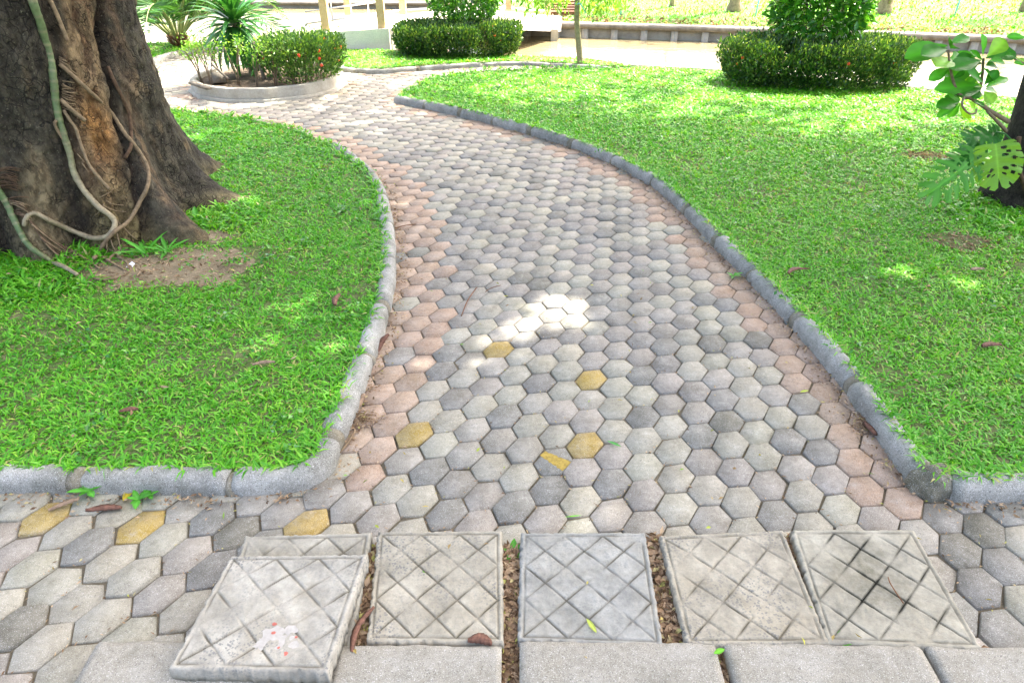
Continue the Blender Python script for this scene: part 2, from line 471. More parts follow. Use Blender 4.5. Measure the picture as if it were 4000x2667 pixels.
for nm, poly, lab in (("lawn_left", with_edge(LEFT_LAWN, len(left_edge), .05), "green lawn around the big buttressed tree on the left"),
                      ("lawn_right", with_edge(RIGHT_LAWN, len(right_edge) + len(right_far), -.05), "wide green lawn right of the curving paver path"),
                      ("lawn_middle", with_edge(MID_LAWN, len(mid_kerb), .05), "narrow strip of lawn under the low hedge beside the bridge"),
                      ("lawn_far_left", with_edge(FARL_LAWN, len(farl_kerb), .05), "small sunlit lawn with the palm at the pond edge")):
    tag(link(nm, sheet(nm, poly, LAWN_Z, M_LAWNSOIL, 0.09)), lab, "lawn", kind="structure")
# thin concrete pond edge
pe = [np.array(p) for p in pts_of([(1440, 161)]) + pond_r + [(8.0, 6.4)]]
pl = smooth_line(pe, 0.25); nrm = np.gradient(pl, axis=0); nrm = np.stack([-nrm[:, 1], nrm[:, 0]], 1); nrm /= np.linalg.norm(nrm, axis=1)[:, None]
Vv = []; 
for p, q in zip(pl, nrm):
    Vv += [(*(p - q * 0.0), LAWN_Z + 0.012), (*(p + q * 0.07), LAWN_Z + 0.012), (*(p + q * 0.07), -0.6), (*p, -0.6)]
Ff = [(4 * i + k, 4 * i + (k + 1) % 4, 4 * i + 4 + (k + 1) % 4, 4 * i + 4 + k) for i in range(len(pl) - 1) for k in range(4)]
tag(link("pond_edging", mesh_np("pond_edging", Vv, np.array(Ff), M_COPING)), "thin concrete edging between right lawn and pond", "edging")

# ------------------------------------------------------------------ path pavers
LAT = dict(a=0.12714, b=0.02178, c=0.01586, d=0.14331, tx=0.33494, ty=2.37808)
def lat(col, row):
    X = col * 0.8660254
    return np.array((LAT['a'] * X + LAT['b'] * row + LAT['tx'], LAT['c'] * X + LAT['d'] * row + LAT['ty']))
HEXR = 0.57735
def hex_corner(k, s):
    a = math.radians(60 * k)
    x, y = HEXR * s * math.cos(a), HEXR * s * math.sin(a)
    return np.array((LAT['a'] * x + LAT['b'] * y, LAT['c'] * x + LAT['d'] * y))
PC = {'b': (141, 136, 118), 'm': (133, 126, 113), 's': (111, 108, 98), 'g': (119, 113, 101), 'k': (102, 98, 84), 'p': (151, 127, 103),
      'y': (152, 128, 56), 'c': (148, 141, 120)}
KNOWN = {0: 'm1 y0 b-1 m-2 y-3 m-4 c-5 b-6', -1: 'b.5 b-.5 m-1.5 b-2.5 s-3.5 s-4.5 m-5.5', -2: 'c1 s0 m-1 b-2 m-3 b-4 s-5',  # c pavers in this table: sun patches put into the base colour as cream
         -3: 'b1.5 b.5 b-.5 s-1.5 m-2.5 b-3.5 m-4.5 m-5.5', -4: 'y2 m1 m0 b-1 m-2 m-3 g-4 s-5', -5: 'c2.5 m1.5 b.5 g-.5 b-1.5 b-2.5 s-3.5 b-4.5',
         -6: 'b3 s2 s1 b0 b-1 y-2 m-3 b-4 m-5', -7: 'p2.5 p1.5 p.5 p-.5 p-1.5 p-2.5 p-3.5 m-4.5', 1: 'm1.5 b.5 b-.5 b-1.5 b-2.5 m-3.5 s-4.5 m-5.5',
         2: 's2 m1 s0 b-1 s-2 b-3 b-4 g-5 m-6', 3: 's.5 m-.5 g-1.5 b-2.5 b-3.5 b-4.5 b-5.5', 4: 'b1 b0 g-1 m-2 s-3 m-4 b-5 m-6',
         5: 'k1.5 b.5 m-.5 s-1.5 k-2.5 b-3.5 g-4.5 b-5.5', 6: 'm1 b0 b-1 b-2 b-3 b-4 m-5 s-6', 7: 'm.5 b-.5 m-1.5 b-2.5 s-3.5 m-4.5 b-5.5',
         8: 'p1 p0 p-1 g-2 b-3 s-4 m-5 b-6', 9: 'p-1.5 p-2.5 p-3.5 p-4.5 p-5.5', 10: 'p-5 p-6'}
known = {}
for c, t in KNOWN.items():
    for w in t.split(): known[(c, float(w[1:]))] = w[0]
cells = []
for c in range(-90, 60):
    for r2 in range(-44, 140):
        r = r2 / 2
        if (c % 2 == 0) != (r2 % 2 == 0): continue
        cells.append((c, r))
ctr = np.array([lat(c, r) for c, r in cells])
ok = (ctr[:, 1] > 0.25) & (ctr[:, 1] < 13.0) & (np.abs(ctr[:, 0]) < 3.2 + np.maximum(0, ctr[:, 1] - 4.5) * 0.9)
for poly, line in ((LEFT_LAWN, left_edge), (RIGHT_LAWN, right_edge + right_far), (MID_LAWN, mid_kerb), (FARL_LAWN, farl_kerb)):
    ok &= ~(in_poly(ctr, poly) & (dist_line(ctr, line) > 0.055))
ok &= ~(in_poly(ctr, RIGHT_LAWN) & (ctr[:, 0] > 0.95) & (ctr[:, 1] > 7))
# keep off the pond
bank_in = in_poly(ctr, bank)
ok &= bank_in
PLC = np.array((-2.83, 8.38)); PLR = 0.86
ok &= np.hypot(*(ctr - PLC).T) > PLR - 0.02
edgeL = dist_line(ctr, left_edge[12:]); edgeR = dist_line(ctr, right_edge[7:]); edgeF = np.minimum(dist_line(ctr, mid_kerb), dist_line(ctr, right_far))
edgeP = np.hypot(*(ctr - PLC).T) - PLR
hex_order = []
def cell_of(vx, vy):
    g = np.array(G(vx, vy, 0))[:2]; return int(np.argmin(np.where(ok, np.hypot(*(ctr - g).T), 9e9)))
override = {cell_of(318, 1225): 'y', cell_of(712, 1198): 'y', cell_of(110, 1185): 'y', cell_of(20, 1480): 'k', cell_of(40, 1400): 'k', cell_of(185, 1270): 's',
            cell_of(130, 1330): 'b', cell_of(480, 1205): 's', cell_of(2275, 1190): 'k', cell_of(2200, 1280): 'k', cell_of(2290, 1310): 's', cell_of(2250, 1390): 's'}
colsL = []
for i, (c, r) in enumerate(cells):
    if not ok[i]: colsL.append(None); continue
    k = override.get(i) or known.get((c, r))
    if k is None:
        main = ctr[i, 1] > 1.9
        if main and (edgeL[i] < 0.27 or edgeR[i] < 0.20) and random.random() < (0.9 if ctr[i, 1] < 5.5 else .6): k = 'p'
        elif (edgeF[i] < 0.16 or 0 < edgeP[i] < 0.16) and random.random() < 0.35: k = 'p'
        else: k = random.choices('bmsgkc', (44, 27, 11, 10, 3, 4))[0]
    base = np.array(lin(*PC[k])) * random.uniform(0.90, 1.08)
    base *= np.array([random.uniform(0.985, 1.015) for _ in range(3)])
    colsL.append(base)

def paver_geom(jit):
    """one chamfered hexagonal paver about its own centre, top at z=0: 18 corner points"""
    V = []
    for s, z in ((0.925, 0.0), (0.968, -0.0035), (0.970, -0.05)):
        for k in range(6):
            p = hex_corner(k, s) * 1.0
            V.append((p[0] + jit[k][0], p[1] + jit[k][1], z))
    F4 = []; 
    for ring in range(2):
        for k in range(6):
            a, b = ring * 6 + k, ring * 6 + (k + 1) % 6
            F4.append((a, a + 6, b + 6, b))
    return V, F4, [tuple(range(6))]
order = [i for i in np.argsort(ctr[:, 1]) if ok[i]]
def in_view(i):
    x, y = ctr[i]; d = np.array((x, y, -CAM_H)); zc = d[1] * _c - d[2] * _s; yc = d[1] * _s + d[2] * _c
    u, v = x / zc * 2667 / 2000, yc / zc * 2667 / 1333.5
    return abs(u) < 1.04 and abs(v) < 1.05
near = [i for i in order if in_view(i)][:300]
near_set = set(near)
path = empty("path", (0, 0, 0))
tag(path, "curving garden path of grey, pink and yellow hexagonal concrete pavers", "path", kind="structure")
variants = []
for q in range(28):
    V, F4, F6 = paver_geom([(random.uniform(-.0026, .0026), random.uniform(-.0026, .0026)) for _ in range(6)])
    for _ in range(random.choice((0, 0, 1, 1, 2))):
        k_ = random.randrange(6); f_ = random.uniform(.88, .95)
        V[k_] = (V[k_][0] * f_, V[k_][1] * f_, -random.uniform(0, .0015)); V[6 + k_] = (V[6 + k_][0] * (f_ + .03), V[6 + k_][1] * (f_ + .03), V[6 + k_][2] - .004)
    variants.append(mesh_np("paver", V, [np.array(F4), np.array(F6)], M_PAVER_O))
paver_obj = {}
for n, i in enumerate(near):
    o = bpy.data.objects.new("paver", variants[random.randrange(28)]); COL.objects.link(o); o.parent = path
    o.location = (ctr[i, 0] + random.gauss(0, .0012), ctr[i, 1] + random.gauss(0, .0012), random.gauss(0, .003))
    o.rotation_euler = (random.gauss(0, .014), random.gauss(0, .014), random.gauss(0, .012))
    o.color = (*colsL[i], 1); paver_obj[i] = o
# worn yellow brush stroke on one paver
M_YPAINT = mat_simple("yellow_paint", lin(150, 128, 62), 0.9, 0.2, 0.35, 70, bmp=0.5)
V = []
for k in range(15):
    t = k / 14; hw = .018 + .016 * t; jw = .007 * mnoise.noise(Vector((t * 11, 3, 0))); jv = .007 * mnoise.noise(Vector((t * 13, 9, 0)))
    p_ = np.array((-.040 + .085 * t, .040 - .075 * t)); q_ = np.array((.66, .75))
    a_, b_ = p_ + q_ * (hw + jw), p_ - q_ * (hw * .7 + jv); V += [(a_[0], a_[1], .0007), (b_[0], b_[1], .0007)]
link("paint_stripe", mesh_np("paint_stripe", V, np.array([(2 * k, 2 * k + 1, 2 * k + 3, 2 * k + 2) for k in range(14)]), M_YPAINT), paver_obj[cells.index((-1, -3.5))])
far_ids = [i for i in order if i not in near_set]
V0 = np.array(paver_geom([(0, 0)] * 6)[0]); F40 = np.array(paver_geom([(0, 0)] * 6)[1]); F60 = np.array([tuple(range(6))])
nf = len(far_ids)
FV = np.tile(V0, (nf, 1, 1))
tilt = RNG.normal(0, .009, (nf, 2)); up = RNG.normal(0, .002, nf)
FV[:, :, 2] += up[:, None] + FV[:, :, 0] * tilt[:, :1] + FV[:, :, 1] * tilt[:, 1:]
FV[:, :, :2] += ctr[far_ids][:, None, :] + RNG.normal(0, .001, (nf, 1, 2))
off = (np.arange(nf) * 18)[:, None, None]
FC = np.repeat(np.array([colsL[i] for i in far_ids]), 18, axis=0)
po = link("distant_pavers", mesh_np("distant_pavers", FV.reshape(-1, 3), [(F40[None] + off).reshape(-1, 4), (F60[None] + off).reshape(-1, 6)], M_PAVER_A, cols=FC), path)
tag(po, kind="stuff")

# ------------------------------------------------------------------ kerbs
def kerb_profile(w, h):
    """half barrel: outer foot, up and over to the lawn side"""
    pr = [(0.0, -0.05), (0.0, h * 0.42)]
    for k in range(1, 8):
        a = math.pi * k / 8
        pr.append((w / 2 - w / 2 * math.cos(a), h * 0.42 + h * 0.58 * math.sin(a)))
    pr += [(w, h * 0.42), (w, -0.05)]
    return pr
def kerb_piece(line, inward, w, h, mat, parent, name, seedv, flush=1.0):
    pr = kerb_profile(w * flush, h); m = len(pr)
    V = []
    tan = np.gradient(line, axis=0)
    for i, (p, t) in enumerate(zip(line, tan)):
        t = t / np.linalg.norm(t); nrm = np.array((-t[1], t[0])) * inward
        e = min(i, len(line) - 1 - i); rnd = 0.84 if e == 0 else 1.0
        for (u, z) in pr:
            q = p + nrm * ((u - w / 2) * (0.96 if e == 0 else 1) + w / 2)
            zz = z * rnd if z > 0 else z
            n = mnoise.noise(Vector((q[0] * 14 + seedv, q[1] * 14, z * 14))) * 0.006 + mnoise.noise(Vector((q[0] * 55, q[1] * 55 + seedv, z * 55))) * 0.0022
            V.append((q[0] + nrm[0] * n, q[1] + nrm[1] * n, zz + n))
    F = []
    for i in range(len(line) - 1):
        for k in range(m - 1):
            F.append((i * m + k, (i + 1) * m + k, (i + 1) * m + k + 1, i * m + k + 1))
    caps = [tuple(range(m)), tuple(range((len(line) - 1) * m + m - 1, (len(line) - 1) * m - 1, -1))]
    if inward < 0:
        F = [f[::-1] for f in F]; caps = [c[::-1] for c in caps]
    me = mesh_np(name, V, [np.array(F), np.array(caps)], mat, True)
    return link(name, me, parent)
def kerb(edge, inward, label, w=0.09, h=0.076, stone=0.50, start=0.0, joint=0.016, sub=0.03, mortar=0.055):
    root = empty("kerb"); tag(root, label, "kerb", "rounded concrete kerbs round the lawns")
    line = smooth_line(edge, 0.008)
    n = len(line); per = int(stone / 0.008); j = max(1, int(joint / 0.008)); st = max(1, int(sub / 0.008)); i = int(start / 0.008); q = 0
    while i < n - 8:
        L = int(per * random.uniform(0.86, 1.12)); e = min(i + L, n - 1)
        idx = list(range(i, e, st)); 
        if e - idx[-1] > st * 0.4: idx.append(e)
        else: idx[-1] = e
        if len(idx) > 2:
            kerb_piece(line[idx] + RNG.normal(0, .0032, 2), inward, w * random.uniform(.96, 1.05), h * random.uniform(0.92, 1.08), M_KERB, root, "kerb_stone", q * 7.3)
        # joint of mortar, sometimes a wide patch
        wide = random.random() < 0.45
        jn = int(mortar / 0.008) if wide else j
        e2 = min(e + jn, n - 1)
        if e2 - e >= 1:
            a = max(e - 1, 0); b2 = min(e2 + 1, n - 1)
            kerb_piece(line[[a, (a + b2) // 2, b2]] if b2 - a > 1 else line[[a, b2]], inward, w * 0.985, h * (0.95 if wide else 0.80), M_MORTAR, root, "mortar_joint", q * 3.1)
        i = e2; q += 1
    return root
kerb(left_edge[:-4], 1, "rounded grey kerb around the left lawn below the big tree")
kr_ = kerb(right_edge[7:], -1, "rounded grey kerb along the right lawn, patched with mortar")
kerb(right_edge[:6], -1, "short piece of rounded kerb running off the right edge")
bm = bmesh.new(); bmesh.ops.create_icosphere(bm, subdivisions=4, radius=1.0)
for v in bm.verts:
    n_ = mnoise.noise(v.co * 2.1) * .16 + mnoise.noise(v.co * 6) * .07 + mnoise.noise(v.co * 15) * .04
    q_ = v.co * (1 + n_); v.co = (q_.x * .073, q_.y * .066, max(-.04, q_.z * .082))
mc_ = bpy.data.meshes.new("mortar_lump"); bm.to_mesh(mc_); bm.free(); mc_.materials.append(M_LUMP)
for p in mc_.polygons: p.use_smooth = True
link("mortar_lump", mc_, kr_, tuple(G(2132, 1112, .01)))
kerb(mid_kerb, 1, "pale low kerb in front of the lawn strip with the middle hedge", sub=0.1, stone=0.8, h=0.055, w=.075)
kerb(farl_kerb, 1, "pale kerb of the small far left lawn with the palm", sub=0.1, stone=0.8)
kerb(right_far, -1, "low kerb hidden by grass along the far end of right lawn", sub=0.1, stone=0.8, h=0.05)

# ------------------------------------------------------------------ concrete slabs with diamond grooves
def slab(corners, z, thick, label, col, chips, grime, seed, dz=(0, 0, 0, 0), name="paving_slab", grid=104):
    """corners: far left, far right, near right, near left of the top face"""
    C4 = [np.array(G(x, y, z + d)) for (x, y), d in zip(corners, dz)]
    cen = sum(C4) / 4
    N = grid
    u = np.linspace(0, 1, N + 1)
    U, W = np.meshgrid(u, u)
    P = ((1 - U) * (1 - W))[..., None] * C4[0] + (U * (1 - W))[..., None] * C4[1] + (U * W)[..., None] * C4[2] + ((1 - U) * W)[..., None] * C4[3]
    bd = np.minimum(np.minimum(U, 1 - U), np.minimum(W, 1 - W))
    r0 = 0.036
    def tri(x, p): x = np.mod(x, p); return np.minimum(x, p - x)
    wob = np.array([[mnoise.noise(Vector((a * 6 + seed * 9, b * 6, 1.3))) for a in u] for b in u])
    fine = np.array([[mnoise.noise(Vector((a * 26 + seed * 5, b * 26, 4.1))) for a in u] for b in u])
    Ui = (U - r0) / (1 - 2 * r0); Wi = (W - r0) / (1 - 2 * r0)
    d1 = tri(Ui + Wi + wob * 0.006, 1 / 3.0) / math.sqrt(2); d2 = tri(Ui - Wi + wob * 0.006, 1 / 3.0) / math.sqrt(2)
    inside = bd > r0
    gd = np.where(inside, np.minimum(d1, d2), 9)
    rim = np.abs(bd - r0 + wob * 0.004)
    g = np.clip(1 - np.minimum(gd, rim * 1.25) / 0.0115, 0, 1)
    g = g * g * (3 - 2 * g) * np.clip(0.8 + wob * 1.2, 0.15, 1)
    hgt = -0.0062 * g + 0.0014 * fine + 0.001 * wob
    edge = np.clip(1 - bd / 0.014, 0, 1)
    hgt -= edge ** 2 * (0.003 + 0.012 * np.clip(fine + 0.1, 0, 1))
    P[..., 2] += hgt
    # worn, slightly ragged outline
    rag = (edge > 0)[..., None] * (np.stack([fine, np.roll(fine, 9, 0), fine * 0], -1) * 0.006)
    P = P + rag
    V = [P.reshape(-1, 3) - cen]
    idx = np.arange((N + 1) ** 2).reshape(N + 1, N + 1)
    F = [np.stack([idx[:-1, :-1], idx[1:, :-1], idx[1:, 1:], idx[:-1, 1:]], -1).reshape(-1, 4)]
    ring = np.concatenate([idx[0, :-1], idx[:-1, -1], idx[-1, :0:-1], idx[:0:-1, 0]])
    m = len(ring); top = P.reshape(-1, 3)[ring]
    low1 = top.copy(); low1[:, 2] -= thick * 0.5; low1[:, :2] += (low1[:, :2] - cen[:2]) * 0.006
    low2 = top.copy(); low2[:, 2] -= thick
    base = (N + 1) ** 2
    V += [low1 - cen, low2 - cen]
    k = np.arange(m); k2 = (k + 1) % m
    F.append(np.stack([ring[k], ring[k2], base + k2, base + k], -1))
    F.append(np.stack([base + k, base + k2, base + m + k2, base + m + k], -1))
    V.append(np.array([[0, 0, -thick]]))
    T = np.stack([base + m + k, base + m + k2, np.full(m, base + 2 * m)], -1)
    cols = np.zeros((base + 2 * m + 1, 3)); cols[:base, 0] = (g * np.clip(0.55 + wob, 0.1, 1)).ravel()
    if grime > .5:
        st_ = np.exp(-((U - .47) / .30) ** 2 - ((W - .50) / .34) ** 2) * np.clip(1 + 1.3 * wob + .5 * fine, 0, 1.4); cols[:base, 1] = np.clip(st_, 0, 1).ravel(); cols[:base, 0] = np.clip(g * (.5 + 2.4 * st_), 0, 1).ravel()
    me = mesh_np(name, np.vstack(V), F + [T], mat_slab("slab_%d" % seed, col, chips, grime, seed), True, cols=cols)
    o = link(name, me, None, tuple(cen))
    tag(o, label, "slab", "diamond grooved concrete slabs forming the step")
    return o
slab([(562, 1230), (853, 1222), (805, 1492), (480, 1500)], 0.044, 0.042, "grooved slab mostly covered by the tilted slab lying on it", lin(148, 144, 131), 0.5, 0.3, 1)
slab([(868, 1220), (1153, 1218), (1156, 1476), (842, 1472)], 0.044, 0.042, "flecked grooved slab right of the tilted one, beside the long brown pod", lin(154, 148, 132), 1.0, 0.22, 2)
slab([(1197, 1222), (1482, 1222), (1524, 1484), (1190, 1470)], 0.044, 0.042, "bluish grey grooved slab in the middle of the row", lin(144, 143, 135), 0.4, 0.2, 3)
slab([(1516, 1230), (1798, 1216), (1906, 1478), (1578, 1480)], 0.048, 0.045, "cream grooved slab second from the right end of the row", lin(154, 147, 130), 0.9, 0.22, 4)
slab([(1817, 1216), (2098, 1215), (2258, 1490), (1902, 1476)], 0.048, 0.045, "grooved slab at right end of the row, blackened in its middle", lin(152, 147, 131), 0.2, 0.7, 5)
slab([(530, 1276), (843, 1272), (752, 1543), (386, 1534)], 0.092, 0.044, "loose grooved slab tilted on top of another, paint splashes near its front", lin(156, 152, 140), 1.0, 0.18, 6, dz=(0, 0, 0.012, 0.010))

M_REDPAINT = mat_simple("red_paint", lin(170, 92, 78), 0.5, 0.4, 0.2, 60, bmp=0.2)
M_PALEPAINT = mat_simple("pale_paint", lin(158, 153, 144), 0.5, 0.4, 0.15, 60, bmp=0.3)
sl1 = [o for o in bpy.data.objects if o.get("label", "").startswith("loose grooved slab")][0]
bpy.context.view_layer.update()
for (vx, vy, r_, m_) in ((625, 1455, .028, 1), (655, 1480, .034, 1), (600, 1478, .020, 1), (668, 1446, .018, 1), (630, 1432, .006, 0), (628, 1452, .006, 0), (680, 1462, .004, 0), (655, 1500, .007, 0), (640, 1486, .004, 0)):
    c_ = G(vx, vy, .1015 + (.0008 if m_ == 0 else 0)); V = [(0, 0, 0)]
    for k in range(18):
        a = 2 * math.pi * k / 18; w_ = r_ * (1 + .6 * mnoise.noise(Vector((math.cos(a) * 1.6 + vx, math.sin(a) * 1.6, vy)))); V.append((math.cos(a) * w_, math.sin(a) * w_ * .8, -.0006))
    o = link("paint_splash", mesh_np("paint_splash", V, np.array([(0, 1 + k, 1 + (k + 1) % 18) for k in range(18)]), M_PALEPAINT if m_ else M_REDPAINT), sl1)
    o.location = c_ - sl1.location

# ------------------------------------------------------------------ long kerb blocks in front
def block(x0, x1, label, y=1.135, ang=0.0, z=0.054, dep=0.20):
    V = []; pr = [(0, -0.02), (0, z * 0.55), (-0.012, z * 0.86), (-0.028, z * 0.985), (-0.05, z), (-dep * 0.5, z + 0.001), (-dep + .02, z), (-dep, z - 0.015), (-dep, -0.02)]
    n = 26; m = len(pr); L = x1 - x0
    root = Vector(((x0 + x1) / 2, y, 0))
    sd = random.uniform(0, 50)
    for i in range(n):
        t = i / (n - 1); e = min(i, n - 1 - i)
        xx = -L / 2 + L * (t if 0 < e else t) 
        for (dy, dz) in pr:
            s = 0.0 if e else 1.0
            nz = mnoise.noise(Vector((xx * 16 + sd, dy * 16, dz * 16))) * 0.0035 + mnoise.noise(Vector((xx * 60 + sd, dy * 60, dz * 60))) * 0.002
            V.append((xx, dy * (1 - 0.02 * s) - 0.002 * s + nz, (dz - 0.003 * s if dz > 0 else dz) + nz))
    F = [(i * m + k, i * m + k + 1, (i + 1) * m + k + 1, (i + 1) * m + k) for i in range(n - 1) for k in range(m - 1)]
    caps = [tuple(range(m - 1, -1, -1)), tuple(range((n - 1) * m, n * m))]
    me = mesh_np("kerb_block", V, [np.array(F), np.array(caps)], M_BLOCK, True)
    o = link("kerb_block", me, None, tuple(root)); o.rotation_euler[2] = ang
    tag(o, label, "kerb block", "long concrete blocks in front of the grooved slabs")
gx = lambda v, z=0.06: G(v, 1500, z).x
block(gx(205), gx(640), "concrete block at the left end, running under the tilted slab", 1.118, 0.0)
block(gx(772), gx(1152), "concrete block in front of the flecked slab, left of the leafy gap", 1.108, 0.0)
block(gx(1194), gx(1650), "concrete block in front of the bluish grey middle slab", 1.118, -0.012)
block(gx(1672), gx(2128), "concrete block in front of the two slabs on the right", 1.110, -0.012)
block(gx(2142), gx(2620), "concrete block cut off by the right edge of the picture", 1.100, -0.02)

# ------------------------------------------------------------------ big buttressed tree on the left
TC = Vector((-3.05, 4.35, 0))
LOBES = [(3, 15, .40, .20, .14), (-27, 9, .68, .30, .06), (-43, 8, .30, .45, .10), (-63, 9, .16, .45, .12), (-92, 13, .25, .35, .12), (-128, 14, .4, .3, .12), (170, 20, .4, .3, .1), (95, 18, .45, .3, .1), (45, 14, .35, .3, .1)]
def trunk_r(th, z):
    r = 0.70 + 0.10 * math.exp(-z / 0.3) - 0.02 * z
    for a, w, A0, hz, A1 in LOBES:
        d = (math.degrees(th) - a + 180) % 360 - 180
        wz = w * (1 + 0.9 * min(z, 1.6) / 1.6)
        r += (A0 * math.exp(-z / hz) + A1) * math.exp(-(abs(d) / wz) ** 1.7)
    return r
TH, TZ = 420, 190
TH_A = np.linspace(-math.pi, math.pi, TH, endpoint=False)
TZ_A = np.concatenate([np.linspace(-0.12, 1.6, 150), np.linspace(1.6, 5.2, 41)[1:]])
TV = []; TCOL = []
def srgb(*c): return np.array(lin(*c))
for z in TZ_A:
    top = max(0.0, (z - 2.2) / 3.0)
    for th in TH_A:
        d = math.degrees(th)
        r = trunk_r(th, max(z, -0.05)) * (1 - 0.35 * top)
        p = Vector((math.cos(th), math.sin(th), z))
        n1 = mnoise.noise(p * 3.1 * Vector((1, 1, 1)).length / 1.7); q = Vector((p.x * r * 7, p.y * r * 7, z * 3.0))
        n2 = mnoise.noise(q); n3 = mnoise.noise(q * 2.7); n4 = mnoise.noise(Vector((p.x * r * 34, p.y * r * 34, z * 22)))
        strip = math.exp(-((d + 44 - 16.5 * z + 5 * n1 + 2.5 * n3) / 8.0) ** 4)         # where old bark has come away
        crk = math.exp(-((d + 37 - 20 * z + 2.5 * n2) / 1.5) ** 2); vg = math.exp(-((d + 53.5 - 15 * z + 2 * n2) / 3.2) ** 2)
        lg = math.exp(-((d + 76 + 2 * n2) / 3.5) ** 2)
        n5 = mnoise.noise(Vector((p.x * r * 16, p.y * r * 16, z * 6.5 + 9)))
        flake = max(0.0, min(1.0, (n5 + .3 * n4) * 5 + .2))
        n6 = mnoise.noise(Vector((p.x * r * 21, p.y * r * 21, z * 9 + 31))) + .45 * n4
        plate = max(0.0, min(1.0, n6 * 7 + .5)); rim_ = max(0.0, 1 - abs(n6) * 9)
        rr = .007 * plate + r + 0.022 * n1 + 0.016 * n2 + 0.010 * n3 + 0.006 * n4 - 0.055 * crk - .06 * vg - .06 * lg - strip * (0.012 + .014 * flake) - .006 * max(0, n5)
        TV.append((p.x * rr, p.y * rr, z))
        dark = srgb(70, 65, 53) * (0.95 + 0.5 * n2)
        tan = srgb(122, 103, 76) * (1 + 0.35 * n3); brown = srgb(96, 72, 52)
        org = srgb(140, 102, 58); olive = srgb(106, 98, 62); pale = srgb(142, 126, 94)
        c = dark
        k = min(1, max(0, strip * 1.4 + 0.25 * n3 - 0.2))
        mid = tan * (1 - .75 * flake) + brown * .75 * flake
        ko = min(1, 1.3 * math.exp(-(((d + 33) / 5) ** 2 + ((z - .66) / .16) ** 2))); mid = mid * (1 - ko) + org * ko
        kv = min(1, max(0, (0.50 - z) * 2.4)); mid = mid * (1 - 0.75 * kv) + olive * 0.75 * kv
        c = c * (1 - k) + mid * k
        kl = math.exp(-((d + 62) / 9) ** 2) * min(1, max(0, (0.62 - z) * 2.4 + 0.6 * n2)); c = c * (1 - 0.85 * kl) + pale * 0.85 * kl
        kb = math.exp(-((d + 27 - 18 * z) / 5) ** 2) * min(1, max(0, .6 + n5 * 2)); c = c * (1 - .7 * kb) + srgb(104, 84, 64) * .7 * kb
        kr = min(1, max(0, (n3 * 1.5 + n2 + n5 * .6 - 0.62))) * 0.75; c = c * (1 - kr) + tan * 1.15 * kr
        c = c * (1 - .75 * min(1, crk + vg * .6 + lg * .7)) + srgb(52, 40, 32) * .75 * min(1, crk + vg * .6 + lg * .7)
        if z < 0.16 and d > -50:
            kg = (0.16 - z) / 0.16 * 0.55; c = c * (1 - kg) + srgb(124, 114, 72) * kg
        c = c * (1.08 + .36 * plate) * (1 - .5 * rim_)
        TCOL.append(np.clip(c, 0.008, 1))
TV = np.array(TV); nz = len(TZ_A)
ii = np.arange(TH); F = []
for i in range(nz - 1):
    F.append(np.stack([i * TH + ii, i * TH + (ii + 1) % TH, (i + 1) * TH + (ii + 1) % TH, (i + 1) * TH + ii], -1))
